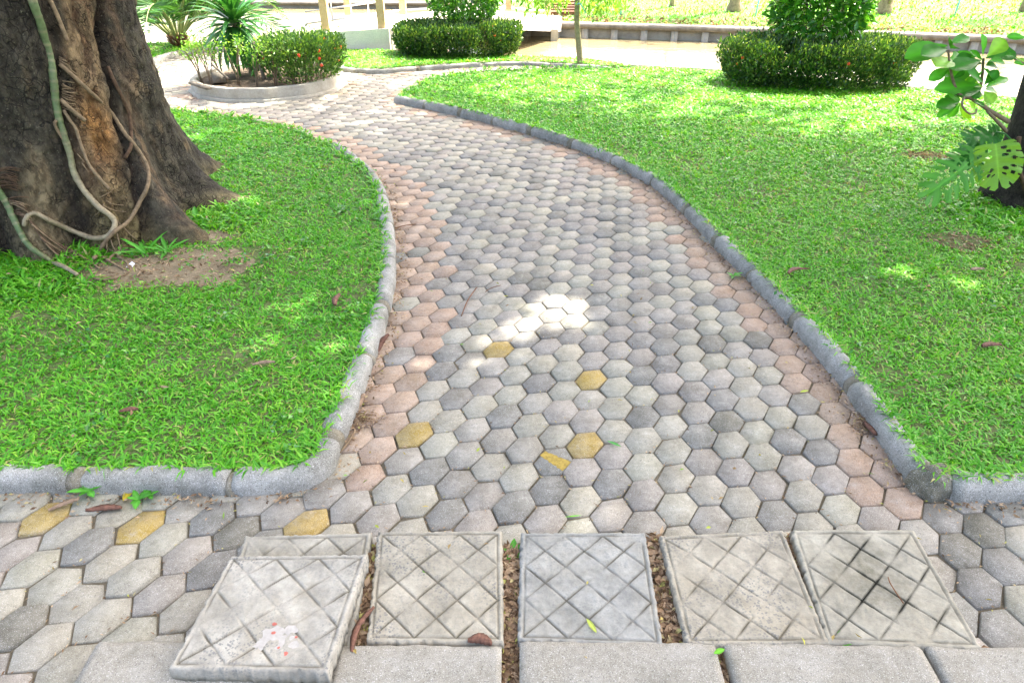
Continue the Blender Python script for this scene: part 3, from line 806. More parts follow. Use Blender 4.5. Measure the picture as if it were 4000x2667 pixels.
def mat_bark(name, use_col=True, col=None, scale=1.0):
    m, nt, b = new_mat(name)
    if use_col:
        a = nd(nt, "ShaderNodeVertexColor"); a.layer_name = "Col"; base = a.outputs[0]
    else: base = ramp(nt, noise_node(nt, 12, 5), [(0.3, tuple(c * .6 for c in col)), (0.7, col)])
    co = nd(nt, "ShaderNodeTexCoord").outputs["Object"]
    mp = nd(nt, "ShaderNodeMapping"); mp.inputs["Scale"].default_value = (1, 1, 0.45)
    nt.links.new(co, mp.inputs["Vector"])
    base = mix(nt, mul(nt, ramp(nt, noise_node(nt, 22 * scale, 8, 0.8, mp.outputs[0]), [(0.44, 0.0), (0.58, 1.0)]), 0.75), base, mix(nt, 1.0, base, (0.36, 0.33, 0.30), 'MULTIPLY'))
    base = mix(nt, mul(nt, ramp(nt, noise_node(nt, 48 * scale, 6, 0.8, mp.outputs[0]), [(0.56, 0.0), (0.66, 1.0)]), 0.7), base, mix(nt, 1.0, base, (2.1, 1.95, 1.7), 'MULTIPLY'))
    lich = ramp(nt, noise_node(nt, 80 * scale, 3, 0.6, co), [(0.64, 0.0), (0.68, 1.0)])
    base = mix(nt, mul(nt, lich, 0.6), base, lin(122, 118, 98))
    v = nd(nt, "ShaderNodeTexVoronoi", feature='DISTANCE_TO_EDGE'); v.inputs["Scale"].default_value = 17 * scale
    dn = noise_node(nt, 9 * scale, 4, 0.6, co)
    ad = nd(nt, "ShaderNodeVectorMath", operation='MULTIPLY_ADD'); ad.inputs[1].default_value = (0.25, 0.25, 0.25)
    dcol = nd(nt, "ShaderNodeTexNoise"); dcol.inputs["Scale"].default_value = 8 * scale; nt.links.new(co, dcol.inputs["Vector"])
    nt.links.new(dcol.outputs["Color"], ad.inputs[0]); nt.links.new(mp.outputs[0], ad.inputs[2]); nt.links.new(ad.outputs[0], v.inputs["Vector"])
    v2 = nd(nt, "ShaderNodeTexVoronoi", feature='DISTANCE_TO_EDGE'); v2.inputs["Scale"].default_value = 44 * scale; nt.links.new(ad.outputs[0], v2.inputs["Vector"])
    crack = mix(nt, 0.45, ramp(nt, v.outputs["Distance"], [(0.0, 0.0), (0.05, 1.0)]), ramp(nt, v2.outputs["Distance"], [(0.0, 0.0), (0.06, 1.0)]), 'MULTIPLY')
    zone = ramp(nt, noise_node(nt, 3.5 * scale, 3, 0.6, co), [(0.40, 0.0), (0.54, 1.0)])
    crk = mix(nt, zone, (1, 1, 1), crack)
    base = mix(nt, 1.0, base, mix(nt, 0.8, (1, 1, 1), crk), 'MULTIPLY')
    set_base(nt, b, base)
    b.inputs["Roughness"].default_value = 0.88; b.inputs["Specular IOR Level"].default_value = 0.25
    h = nd(nt, "ShaderNodeMath", operation='ADD'); nt.links.new(noise_node(nt, 42 * scale, 7, 0.75, mp.outputs[0]), h.inputs[0]); nt.links.new(mul(nt, crk, 0.5), h.inputs[1])
    bump(nt, b, h.outputs[0], 1.0, 0.022)
    return m
M_BARK = mat_bark("old_bark")
big = empty("buttressed_tree", tuple(TC)); tag(big, "huge old tree with buttress roots and dark flaking bark on the left lawn", "tree")
trunk_me = mesh_np("trunk", TV, F, M_BARK, True, cols=np.array(TCOL))
link("trunk", trunk_me, big)
BVH = BVHTree.FromPolygons([Vector(v) + TC for v in TV], [tuple(f) for f in np.vstack(F)])

# ------------------------------------------------------------------ leaf clouds
def leaf_cloud(C, A, L, W, fold=0.18, up=None):
    """C centres(base), A axis unit vectors, L lengths, W widths -> verts, quads"""
    n = len(C)
    R = RNG.normal(size=(n, 3)); S = np.cross(A, R); S /= np.linalg.norm(S, axis=1)[:, None] + 1e-9
    if up is not None:                                   # keep blades roughly face-up
        S = np.cross(A, up + 0.5 * RNG.normal(size=(n, 3))); S /= np.linalg.norm(S, axis=1)[:, None] + 1e-9
    Nn = np.cross(S, A)
    L = np.asarray(L).reshape(-1, 1) * np.ones((n, 1)); W = np.asarray(W).reshape(-1, 1) * np.ones((n, 1))
    b = C; t = C + A * L - Nn * L * 0.12
    m = C + A * L * 0.5
    l = m + S * W * 0.5 + Nn * W * fold; r = m - S * W * 0.5 + Nn * W * fold
    V = np.stack([b, r, t, l], 1).reshape(-1, 3)
    o = (np.arange(n) * 4)[:, None]
    return V, np.concatenate([o + [[0, 1, 2]], o + [[0, 2, 3]]])
def unit(v): return v / (np.linalg.norm(v, axis=1)[:, None] + 1e-9)
def crown(parent, center, radii, n, L, W, mat, name="crown", flat=0.5, gaps=None, power=0.5, thin=None):
    c = np.array(center); R = np.array(radii)
    d = unit(RNG.normal(size=(n, 3))); rad = RNG.random(n) ** power
    P = c + d * rad[:, None] * R
    # lumpy outline
    lump = np.array([mnoise.noise(Vector(p) * 0.55) for p in P])
    P = P[(lump + 0.35 - np.maximum(0, rad - 0.66) * 1.5 + RNG.normal(0, .12, n)) > 0]
    if gaps is not None:
        s = np.array(SUN_DIR)
        for g, gr in gaps:
            v = P - np.array(g); dist = np.linalg.norm(v - (v @ s)[:, None] * s, axis=1); P = P[(dist > gr * 1.25) | (RNG.random(len(P)) < .20)]
    if thin is not None:
        gy = P[:, 1] - P[:, 2] * SUN_DIR.y / SUN_DIR.z; gx_ = P[:, 0] - P[:, 2] * SUN_DIR.x / SUN_DIR.z; lo_ = thin[2] + (.62 - thin[2]) * np.clip((.6 - gx_) / 1.2, 0, 1); pr_ = np.clip(1 - (gy - thin[0]) / (thin[1] - thin[0]) * (1 - lo_), lo_, 1)
        P = P[RNG.random(len(P)) < pr_]
    A = unit(RNG.normal(size=(len(P), 3)) * np.array((1, 1, flat)))
    V, F_ = leaf_cloud(P, A, RNG.uniform(.7, 1.2, len(P)) * L, RNG.uniform(.7, 1.2, len(P)) * W, up=np.array((0, 0, 1.0)))
    V = V - np.array(parent.location)
    return link(name, mesh_np(name, V, F_, mat), parent)
crown(big, (-5.4, 2.2, 8.4), (3.4, 3.6, 1.6), 3500, .34, .2, M_CANOPY)
for a, l in ((0.4, 3.0), (2.0, 3.4), (3.6, 3.2), (5.0, 3.0)):
    pts = [TC + Vector((math.cos(a) * .3, math.sin(a) * .3, 4.6)), TC + Vector((math.cos(a) * 1.3 - .4, math.sin(a) * 1.3 - .4, 6.3)), TC + Vector((math.cos(a) * l - 1.0, math.sin(a) * l - 1.0, 8.0))]
    tube("limb", curve3(pts, .3), list(np.linspace(.38, .1, len(curve3(pts, .3)))), M_ROOTDARK, big, 10)

# ------------------------------------------------------------------ vines on the big trunk
def on_trunk(vx, vy, lift):
    d = _ray(vx, vy).normalized()
    h = BVH.ray_cast(Vector((0, 0, CAM_H)), d)
    if h[0] is None or h[0].z < 0.0: 
        g = G(vx, vy, LAWN_Z); return g + Vector((0, 0, lift))
    return h[0] - d * lift
c4 = lambda x, y: (.375 * x, 176.4 + .375 * y)
z1 = lambda x, y: (.35 * x, .35 * y)
def vine_path(vs, lift, step=0.012):
    pts = [np.array(on_trunk(x, y, lift if isinstance(lift, (int, float)) else lift[i])) for i, (x, y) in enumerate(vs)]
    # ease sudden depth jumps
    for _ in range(2):
        pts = [pts[0]] + [pts[i] * 0.5 + (pts[i - 1] + pts[i + 1]) * 0.25 if i % 1 == 0 and np.linalg.norm(pts[i + 1] - pts[i - 1]) > .35 else pts[i] for i in range(1, len(pts) - 1)] + [pts[-1]]
    return curve3(pts, step)
def mat_vine():
    m, nt, b = new_mat("vine_stem")
    a = nd(nt, "ShaderNodeVertexColor"); a.layer_name = "Col"
    n = noise_node(nt, 60, 5, 0.7)
    base = mix(nt, mul(nt, ramp(nt, n, [(0.45, 0.0), (0.65, 1.0)]), 0.6), a.outputs[0], mix(nt, 1.0, a.outputs[0], (0.5, 0.45, 0.4), 'MULTIPLY'))
    set_base(nt, b, base); b.inputs["Roughness"].default_value = 0.6
    bump(nt, b, noise_node(nt, 110, 4, 0.6), 0.5, 0.003)
    return m
M_VINE = mat_vine()
def vine_stem(parent, vs, lift, r0, r1, green_until, name="stem", ringed=True):
    pts = vine_path(vs, lift)
    n = len(pts); rad = []; cols = []
    acc = 0.0; nxt = 0.05
    for i, p in enumerate(pts):
        t = i / (n - 1)
        if i: acc += (pts[i] - pts[i - 1]).length
        r = r0 + (r1 - r0) * t
        g = max(0.0, min(1.0, (green_until - t) * 5 + 0.5))
        c = srgb(84, 102, 60) * g + srgb(146, 133, 104) * (1 - g)
        if ringed and acc > nxt:
            nxt = acc + random.uniform(.03, .07); r *= 1.08; c = c * .45 + srgb(146, 134, 104) * random.uniform(.3, .6)
        else: c = c * (0.9 + 0.25 * random.random())
        rad.append(r * (1 + .10 * mnoise.noise(p * 14))); cols.append(np.clip(c, 0, 1))
    return tube(name, [p + Vector((mnoise.noise(p * 9), 0, mnoise.noise(p * 9 + Vector((5, 5, 5))))) * .006 for p in pts], rad, M_VINE, parent, 10, 0.16, cols)
def hair_roots(parent, spots, mat, r=0.0035, lift=0.02, name="aerial_root"):
    for (x0, y0), (x1, y1), sag in spots:
        k = 5; vs = []
        for i in range(k):
            t = i / (k - 1)
            vs.append((x0 + (x1 - x0) * t + random.uniform(-1.5, 1.5), y0 + (y1 - y0) * t + sag * 4 * t * (1 - t) + random.uniform(-1.2, 1.2)))
        p = vine_path(vs, lift + random.uniform(0, .02), 0.03)
        tube(name, p, [r * (1 - 0.5 * i / len(p)) for i in range(len(p))], mat, parent, 5)
vineA = empty("climbing_vine", tuple(on_trunk(260, 530, 0.03))); tag(vineA, "thick ringed green vine climbing the big trunk, looping at its foot", "vine")
vine_stem(vineA, [(66, -60), (75, 0), (95, 60), (112, 120), (121, 180), (132, 250), (142, 300), (158, 350), (172, 400), (195, 440), (225, 475), (250, 492), (263, 508), (258, 530), (238, 546), (205, 545), (160, 527), (115, 507), (80, 491), (62, 500), (57, 520)],
          .026, .021, .012, .46)
tube("aerial_root", vine_path([z1(390, 420), z1(470, 490), c4(560, 100), c4(680, 220), c4(760, 340), c4(840, 440), c4(890, 520), c4(912, 600), c4(900, 680), c4(860, 760), c4(790, 880), c4(700, 950), c4(630, 1030), c4(597, 1090), c4(590, 1150)], .04), .0108, M_ROOT, vineA, 8, .3)
tube("aerial_root", vine_path([c4(660, -60), c4(700, 30), c4(745, 120), c4(790, 230), c4(802, 340), c4(800, 430), c4(762, 500)], .03), .010, M_ROOTDARK, vineA, 8, .2)
tube("aerial_root", vine_path([c4(390, 205), c4(430, 270), c4(465, 320), c4(490, 400), c4(540, 530), c4(600, 610), c4(672, 690)], .03), .0085, M_ROOT, vineA, 7, .2)
tube("aerial_root", vine_path([c4(372, 140), c4(430, 195), c4(522, 270)], .04), .011, M_ROOT, vineA, 7, .1)
tube("aerial_root", vine_path([c4(345, 268), c4(335, 290), c4(365, 350), c4(430, 440)], .03), .008, M_ROOT, vineA, 7, .1)
tube("aerial_root", vine_path([z1(328, 0), z1(370, 90), z1(415, 200), z1(442, 268)], .05), .011, M_ROOT, vineA, 7, .1)
for k in range(16):
    y = 30 + k * 10.5 + random.uniform(-3, 3)
    hair_roots(vineA, [(c4(378, y), c4(420 + random.uniform(0, 70), y + random.uniform(0, 40)), 2)], M_ROOT, .0032)
for k in range(7):
    hair_roots(vineA, [(z1(385 + random.uniform(0, 10), 375 + k * 9), z1(430 + k * 14, 385 + k * 16 + random.uniform(0, 30)), -4)], M_ROOT, .0045)
for (a, b) in (((700, 860), (840, 1000)), ((710, 940), (745, 1085)), ((640, 790), (770, 830)), ((640, 780), (580, 850)), ((500, 530), (545, 585)), ((610, 740), (700, 680)), ((650, 760), (760, 790)), ((470, 470), (520, 520)), ((650, 1000), (665, 1090)), ((680, 1000), (720, 1100))):
    hair_roots(vineA, [(c4(*a), c4(*b), 3)], M_ROOT, .0036)
vineB = empty("climbing_vine", tuple(on_trunk(60, 530, 0.03))); tag(vineB, "ringed vine low at the left edge, creeping from trunk onto grass", "vine")
vine_stem(vineB, [(-40, 380), (-5, 435), (18, 470), (32, 505), (50, 538), (68, 565), (88, 582), (120, 602), (150, 628), (182, 648)], .045, .020, .009, .62)
for k in range(14):
    y = random.uniform(750, 905); hair_roots(vineB, [(c4(25 + (y - 700) * .45, y), c4(175 + random.uniform(-25, 25), y + random.uniform(-20, 60)), -4)], M_ROOTDARK if k % 2 else M_ROOT, .0045)
for k in range(16):
    x = random.uniform(180, 260); hair_roots(vineB, [(c4(x, 880 + (x - 180) * 1.5), c4(380 + random.uniform(0, 130), 1060 + random.uniform(0, 90)), 6)], M_ROOT if k % 3 else M_ROOTDARK, .0055, .03)
hairC = empty("root_tuft", tuple(on_trunk(20, 410, 0.02))); tag(hairC, "tuft of fine reddish brown roots at left edge of big trunk", "roots")
for k in range(26):
    y = random.uniform(560, 690); hair_roots(hairC, [(c4(-20, y), c4(random.uniform(80, 132), y + random.uniform(-10, 25)), -5)], M_ROOTDARK, .003, .02)
# surface roots on the bare earth
gr = empty("surface_roots", tuple(G(290, 600, LAWN_Z))); tag(gr, "thin brown roots lying on bare earth before the big trunk", "roots")
for vs in ([(248, 600), (262, 584), (285, 574), (320, 580)], [(200, 556), (240, 568), (270, 585), (300, 615), (285, 632)], [(235, 590), (262, 606), (290, 622)], [(215, 640), (250, 642), (290, 630)], [(270, 590), (290, 600), (296, 618)], [(150, 570), (190, 590), (230, 618)]):
    p = curve3([np.array(G(x, y, LAWN_Z + .012)) for x, y in vs], .03)
    tube("root", p, [.0085 * (1 - .5 * i / len(p)) for i in range(len(p))], M_ROOT, gr, 6, .2)

# ------------------------------------------------------------------ leaning tree on the right edge with its shading crown
rt = Vector((3.42, 4.40, 0))
M_BARK_R = mat_bark("right_bark", False, (0.095, 0.075, 0.055), 2.2)
rtree = empty("leaning_tree", tuple(rt)); tag(rtree, "dark tree leaning at the right edge with a leafy low branch", "tree")
tp = curve3([rt + Vector((.03, 0, -.1)), rt + Vector((0, 0, .12)), rt + Vector((-.03, .02, .45)), rt + Vector((-.04, .05, .85)), rt + Vector((-.04, .1, 1.5)), rt + Vector((0, .3, 3.0)), rt + Vector((.4, .9, 5.5))], .06)
def tr_rad(p):
    z = p.z; return .185 + .10 * math.exp(-max(z, 0) / .14)
V = []; sides = 40
for p in tp:
    for k in range(sides):
        a = 2 * math.pi * k / sides; r = tr_rad(p) * (1 + .12 * math.sin(5 * a + 1) * math.exp(-max(p.z, 0) / .3) + .10 * mnoise.noise(Vector((math.cos(a) * 1.5, math.sin(a) * 1.5, p.z * 2.5))))
        V.append((p.x + math.cos(a) * r - rt.x, p.y + math.sin(a) * r - rt.y, p.z))
ii = np.arange(sides)
Fr = [np.stack([i * sides + ii, i * sides + (ii + 1) % sides, (i + 1) * sides + (ii + 1) % sides, (i + 1) * sides + ii], -1) for i in range(len(tp) - 1)]
link("trunk", mesh_np("trunk", V, Fr, M_BARK_R, True), rtree)
for a, l in ((0.2, 3.2), (1.3, 3.6), (2.6, 3.4), (4.0, 2.6), (5.2, 3.0)):
    b0 = Vector(tp[-1]); pts = [b0 + Vector((0, 0, -.3)), b0 + Vector((math.cos(a) * l * .5, math.sin(a) * l * .5, .9)), b0 + Vector((math.cos(a) * l, math.sin(a) * l, 1.5))]
    p = curve3(pts, .3); tube("limb", p, list(np.linspace(.13, .04, len(p))), M_BARK_R, rtree, 8)
GAPS = [(tuple(G(x, y, 0)), r + .16) for x, y, r in ((1310, 690, .14), (1240, 745, .05), (1150, 795, .04), (1000, 850, .10), (1345, 1150, .03), (740, 850, .10), (880, 480, .10), (1090, 350, .05), (860, 270, .12),
                                              (690, 760, .10), (1900, 300, .3), (2050, 270, .4), (1500, 260, .3), (1250, 215, .5), (1700, 250, .35), (560, 470, .15), (420, 330, .2), (2150, 640, .12))]
crown(rtree, (4.1, 6.75, 7.2), (6.6, 6.0, 1.5), 34000, .34, .2, M_CANOPY, gaps=GAPS, thin=(4.4, 8.4, .13))
# low branch
z3 = lambda x, y: (1528.8 + .35 * x, .35 * y)
def bz(x, y, Y=4.25): return np.array(D(*z3(x, y), Y))
for pts, r0, r1 in (([bz(2250, 800, 4.33), bz(2120, 722, 4.28), bz(2010, 650), bz(1930, 622, 4.2), bz(1890, 540, 4.2), bz(1868, 440, 4.2), bz(1855, 330, 4.2)], .015, .006),
                    ([bz(2010, 650), bz(2060, 590, 4.3), bz(2080, 480, 4.32), bz(2085, 385, 4.32)], .012, .007),
                    ([bz(2235, 860, 4.33), bz(2160, 780, 4.24), bz(2110, 730, 4.22)], .012, .008),
                    ([bz(1960, 640, 4.15), bz(1945, 690, 4.1), bz(1990, 745, 4.1), bz(2040, 740, 4.12), bz(2040, 715, 4.13)], .007, .005),
                    ([bz(2470, 470, 4.4), bz(2352, 420, 4.35), bz(2300, 395, 4.35), bz(2288, 370, 4.35)], .011, .006)):
    p = curve3(pts, .025); tube("branch", p, list(np.linspace(r0, r1, len(p))), M_TWIG, rtree, 7, .1)
def broad_leaf(base, tip, width, normal_hint, mat, parent, name="leaf", droop=.10, fold=.12, seg=8, shape='obovate', color=None):
    base, tip = Vector(base), Vector(tip); ax = tip - base; L = ax.length; ax.normalize()
    s = ax.cross(Vector(normal_hint)).normalized(); n = s.cross(ax).normalized()
    V = []; cols = []
    for i in range(seg + 1):
        t = i / seg
        if shape == 'obovate': w = math.sin(math.pi * min(1, t ** 1.25 * .98 + .012)) ** .75 * (.55 + .55 * t)
        else: w = math.sin(math.pi * min(1, t * .97 + .02)) ** .8
        w *= width / 2
        for k in range(-2, 3):
            q = base + ax * (t * L) - n * (droop * L * (t ** 2)) + s * (w * k / 2) + n * (abs(k) / 2 * w * fold * 2) + n * (random.uniform(-.004, .004) * L + .014 * L * math.sin(t * 19) * (abs(k) == 2))
            V.append(q - parent.location)
            c = np.array(color if color is not None else (0.07, .24, .03)); vein = 1.45 if k == 0 else (1.18 if (i % 2 and abs(k) == 1) else 1.0)
            cols.append(np.clip(c * vein, 0, 1))
    F = [(i * 5 + k, i * 5 + k + 1, (i + 1) * 5 + k + 1, (i + 1) * 5 + k) for i in range(seg) for k in range(4)]
    return link(name, mesh_np(name, [tuple(v) for v in V], np.array(F), mat, True, cols=cols), parent)
M_BROAD = mat_leaf("broad_leaf", None, 0.40, 0.38, 0.28, use_col=True)
GD, GM, GY = (.035, .19, .016), (.07, .30, .022), (.20, .42, .03)
for (b, t, w, c) in (((1850, 300), (1602, 362), .46, GM), ((1858, 288), (1995, 238), .34, GD), ((1850, 320), (1705, 345), .42, GD), ((1868, 320), (1905, 300), .6, GD), ((1868, 385), (1788, 425), .85, GY), ((1866, 445), (1745, 515), .35, GM),
                     ((1860, 300), (1870, 240), .45, GD),
                     ((2080, 372), (2085, 232), .62, GM), ((2110, 372), (2232, 262), .55, GY), ((2060, 372), (1880, 372), .5, GM), ((2070, 398), (1895, 435), .4, GD), ((2100, 385), (2300, 335), .42, GD), ((2120, 402), (2225, 398), .4, GM),
                     ((2060, 412), (1855, 515), .42, GM), ((2100, 432), (2172, 425), .6, GD), ((2070, 440), (1990, 480), .5, GD), ((2080, 400), (2010, 330), .45, GM),
                     ((2085, 575), (1948, 520), .55, GY), ((2090, 560), (2180, 462), .48, GD), ((2100, 575), (2242, 505), .42, GM), ((2075, 585), (1905, 605), .38, GD), ((2090, 600), (2150, 668), .8, GY), ((2060, 560), (1805, 570), .30, GM), ((2060, 590), (2030, 640), .5, GD), ((2080, 540), (2010, 470), .45, GD),
                     ((1930, 668), (1798, 690), .4, GD), ((1930, 680), (1790, 757), .36, GM), ((1930, 685), (1862, 772), .42, GM), ((1940, 685), (1965, 755), .6, GY), ((1925, 650), (1840, 632), .4, GD), ((1990, 665), (2040, 722), .4, GY), ((1935, 660), (1870, 610), .4, GM),
                     ((2288, 372), (2195, 350), .4, GM), ((2290, 380), (2360, 402), .5, GY), ((2370, 250), (2252, 236), .4, GM), ((2380, 180), (2340, 200), .9, GY), ((2360, 430), (2300, 410), .4, GM), ((2075, 420), (1930, 380), .42, GD), ((2085, 450), (2160, 520), .45, GM), ((2080, 470), (1975, 555), .42, GM), ((2050, 600), (1960, 640), .4, GD), ((2095, 590), (2190, 600), .4, GM), ((1870, 400), (1930, 350), .45, GM), ((1885, 520), (1960, 470), .4, GD), ((1880, 500), (1800, 470), .4, GM), ((2000, 650), (2090, 690), .35, GD)):
    Yb = 4.25 + random.uniform(-.07, .07)
    pb, ptp = bz(*b, Yb), bz(*t, Yb + random.uniform(-.12, .10)); ptp = ptp + (ptp - pb) * .08; L = np.linalg.norm(ptp - pb)
    nh = (random.uniform(-.35, .35), -.75 + random.uniform(-.3, .3), .9)
    broad_leaf(pb, ptp, L * w * 1.25, nh, M_BROAD, rtree, droop=.08, color=tuple(np.array(c) * random.uniform(.85, 1.15)))

# ------------------------------------------------------------------ split-leaf climber at the foot of the right tree
def split_leaf(base, tip, width, nh, col, parent, lobes=7, holes=True, cut=.55, gap=.022, heart=.22):
    """blade as a pierced grid: slits from the margin, windows beside the midrib"""
    base, tip = Vector(base), Vector(tip); ax = tip - base; L = ax.length; ax.normalize()
    s_ = ax.cross(Vector(nh)).normalized(); n = s_.cross(ax).normalized()
    NT, NU = 64, 16
    slits = {sg: [(k + .55 + random.uniform(-.12, .12)) / lobes for k in range(lobes)] for sg in (-1, 1)}
    cuts = {sg: [cut + random.uniform(-.12, .14) for _ in range(lobes)] for sg in (-1, 1)}
    V = []; cols = []; idx = {}; F = []
    def vert(sg, i, j):
        key = (0 if j == 0 else sg, i, j)
        if key in idx: return idx[key]
        t = i / NT; u = j / NU
        w = width / 2 * max(.0, 1 - ((t - .40) / .602) ** 2) ** .55
        tt = t + (t - .34) * heart * u + .10 * u * u * (t < .99)            # veins fan out and sweep to the tip
        und = .012 * math.sin(t * 21 + sg) * u
        p = base + ax * (L * tt) + s_ * (sg * u * w) + n * (-.20 * L * t * t - .30 * w * u ** 2 + und + .10 * w * u)
        vein = 1.0 + .45 * max(0, 1 - j / 1.2) + .12 * (math.cos(t * lobes * 2 * math.pi) > .85)
        idx[key] = len(V); V.append(p - parent.location); cols.append(np.clip(np.array(col) * vein * random.uniform(.95, 1.05), 0, 1)); return idx[key]
    for sg in (-1, 1):
        for i in range(NT):
            t = (i + .5) / NT
            for j in range(NU):
                u = (j + .5) / NU; dead = False
                for k, (tk, ck) in enumerate(zip(slits[sg], cuts[sg])):
                    if u > ck and abs(t - tk) < gap * (.4 + .9 * (u - ck) / (1 - ck)) and .06 < t < .95: dead = True
                    if holes and .12 < t < .85:
                        th_ = tk + .5 / lobes
                        if ((t - th_) / (.26 / lobes)) ** 2 + ((u - .30) / .13) ** 2 < 1 and k % 3 != 2: dead = True
                        if ((t - tk) / (.22 / lobes)) ** 2 + ((u - (ck - .20)) / .10) ** 2 < 1: dead = True
                if dead: continue
                q = (vert(sg, i, j), vert(sg, i + 1, j), vert(sg, i + 1, j + 1), vert(sg, i, j + 1))
                F.append(q if sg > 0 else q[::-1])
    return link("leaf", mesh_np("leaf", [tuple(v) for v in V], np.array(F), M_BROAD, True, cols=np.array(cols)), parent)
mo = empty("split_leaf_climber", (3.22, 4.3, LAWN_Z)); tag(mo, "climber with large split leaves at the foot of the right tree", "climber")
split_leaf(bz(2165, 945, 4.10), bz(2195, 1165, 4.0), .27, (-.45, -.75, .5), (.16, .34, .04), mo, 6, True, .74, .014, .42)
split_leaf(bz(2050, 1020, 4.14), bz(1790, 1235, 3.98), .27, (.25, -.6, .75), (.07, .25, .03), mo, 7, True, .36, .030, .25)
split_leaf(bz(2185, 900, 4.34), bz(2020, 870, 4.28), .19, (.1, -.5, .85), (.04, .17, .03), mo, 5, False, .45, .03)
split_leaf(bz(2215, 900, 4.36), bz(2150, 845, 4.36), .16, (.0, -.5, .85), (.045, .19, .03), mo, 5, False, .5, .03)
split_leaf(bz(2110, 970, 4.28), bz(1985, 945, 4.22), .16, (0, -.6, .8), (.04, .17, .03), mo, 5, False, .5, .03)
split_leaf(bz(2075, 1000, 4.24), bz(1885, 1050, 4.18), .17, (0, -.5, .85), (.04, .18, .035), mo, 6, False, .42, .03)
for pts in ([bz(2300, 1010, 4.3), bz(2240, 960, 4.2), bz(2195, 925, 4.12)], [bz(2230, 1160, 4.2), bz(2150, 1110, 4.1), bz(2080, 1075, 4.1), bz(2045, 1030, 4.12)], [bz(2290, 950, 4.35), bz(2230, 880, 4.36), bz(2170, 870, 4.35)], [bz(2280, 1050, 4.3), bz(2180, 1000, 4.28), bz(2110, 960, 4.3)]):
    tube("leaf_stalk", curve3(pts, .03), .006, M_SPIKE, mo, 6)
tube("stem", curve3([np.array((3.42, 4.2, .0)), bz(2330, 1150, 4.18), bz(2310, 1020, 4.2), bz(2320, 900, 4.2)], .03), .014, M_ROOTDARK, mo, 7)

# ------------------------------------------------------------------ grass
BARE = [(G(410, 632), .60, .30), (G(320, 640), .38, .24), (G(470, 560), .25, .12), (G(2130, 374), .24, .13), (G(2200, 575), .22, .15)]
for bi, (c, rx, ry) in enumerate(BARE):
    V = [(0, 0, 0)]
    for ring in (.5, 1.0):
        for k in range(36):
            a = 2 * math.pi * k / 36; w = ring * (1.0 + .30 * mnoise.noise(Vector((math.cos(a) * 1.7 + bi * 5, math.sin(a) * 1.7, 0))) + .16 * mnoise.noise(Vector((math.cos(a) * 6 + bi * 5, math.sin(a) * 6, 2))))
            V.append((math.cos(a) * rx * w, math.sin(a) * ry * w, (.007 if ring < 1 else -.004) + .003 * mnoise.noise(Vector((math.cos(a) * 4, math.sin(a) * 4, ring)))))
    V[0] = (0, 0, .010)
    F3 = [(0, 1 + k, 1 + (k + 1) % 36) for k in range(36)]; F4_ = [(1 + k, 37 + k, 37 + (k + 1) % 36, 1 + (k + 1) % 36) for k in range(36)]
    lab = ("bare earth worn through the grass before the big trunk", "bare earth at the foot of the vines", "bare earth at the toe of the right buttress", "bare earth patch in right lawn by the climber", "bare earth in right lawn below the leaning tree", "small bare spot in right lawn")[bi]
    tag(link("bare_earth", mesh_np("bare_earth", V, [np.array(F3), np.array(F4_)], M_DIRT if bi < 3 else M_LAWNSOIL, True), None, (c.x, c.y, LAWN_Z)), lab, "soil", kind="structure")
def bare_factor(P):
    f = np.ones(len(P))
    for c, rx, ry in BARE:
        d = np.hypot((P[:, 0] - c.x) / rx, (P[:, 1] - c.y) / ry)
        f = np.minimum(f, np.clip((d - 0.45 + .30 * np.array([mnoise.noise(Vector((q[0] * 9, q[1] * 9, 5.0))) for q in P])) / 0.75, 0.06, 1))
    return f
def blades(P, L, W, lean0, lean1, z0, az=None):
    n = len(P)
    az = RNG.uniform(0, 2 * math.pi, n) if az is None else az
    e0 = RNG.uniform(*lean0, n); e1 = e0 - RNG.uniform(*lean1, n)
    d = np.stack([np.cos(az), np.sin(az), np.zeros(n)], 1); s = np.stack([-np.sin(az), np.cos(az), np.zeros(n)], 1)
    twist = RNG.normal(0, .35, n)[:, None]; s = s + np.array((0, 0, 1.0)) * twist; s = unit(s)
    up = np.array((0, 0, 1.0))
    p0 = np.concatenate([P, np.full((n, 1), z0)], 1)
    h = (L * .45)[:, None]; h2 = (L * .55)[:, None]
    p1 = p0 + h * (d * np.cos(e0)[:, None] + up * np.sin(e0)[:, None])
    p2 = p1 + h2 * (d * np.cos(e1)[:, None] + up * np.sin(e1)[:, None])
    w = (W / 2)[:, None]
    V = np.stack([p0 - s * w * .7, p0 + s * w * .7, p1 - s * w, p1 + s * w, p2], 1).reshape(-1, 3)
    o = (np.arange(n) * 5)[:, None]
    return V, o + [[0, 1, 3, 2]], o + [[2, 3, 4]]
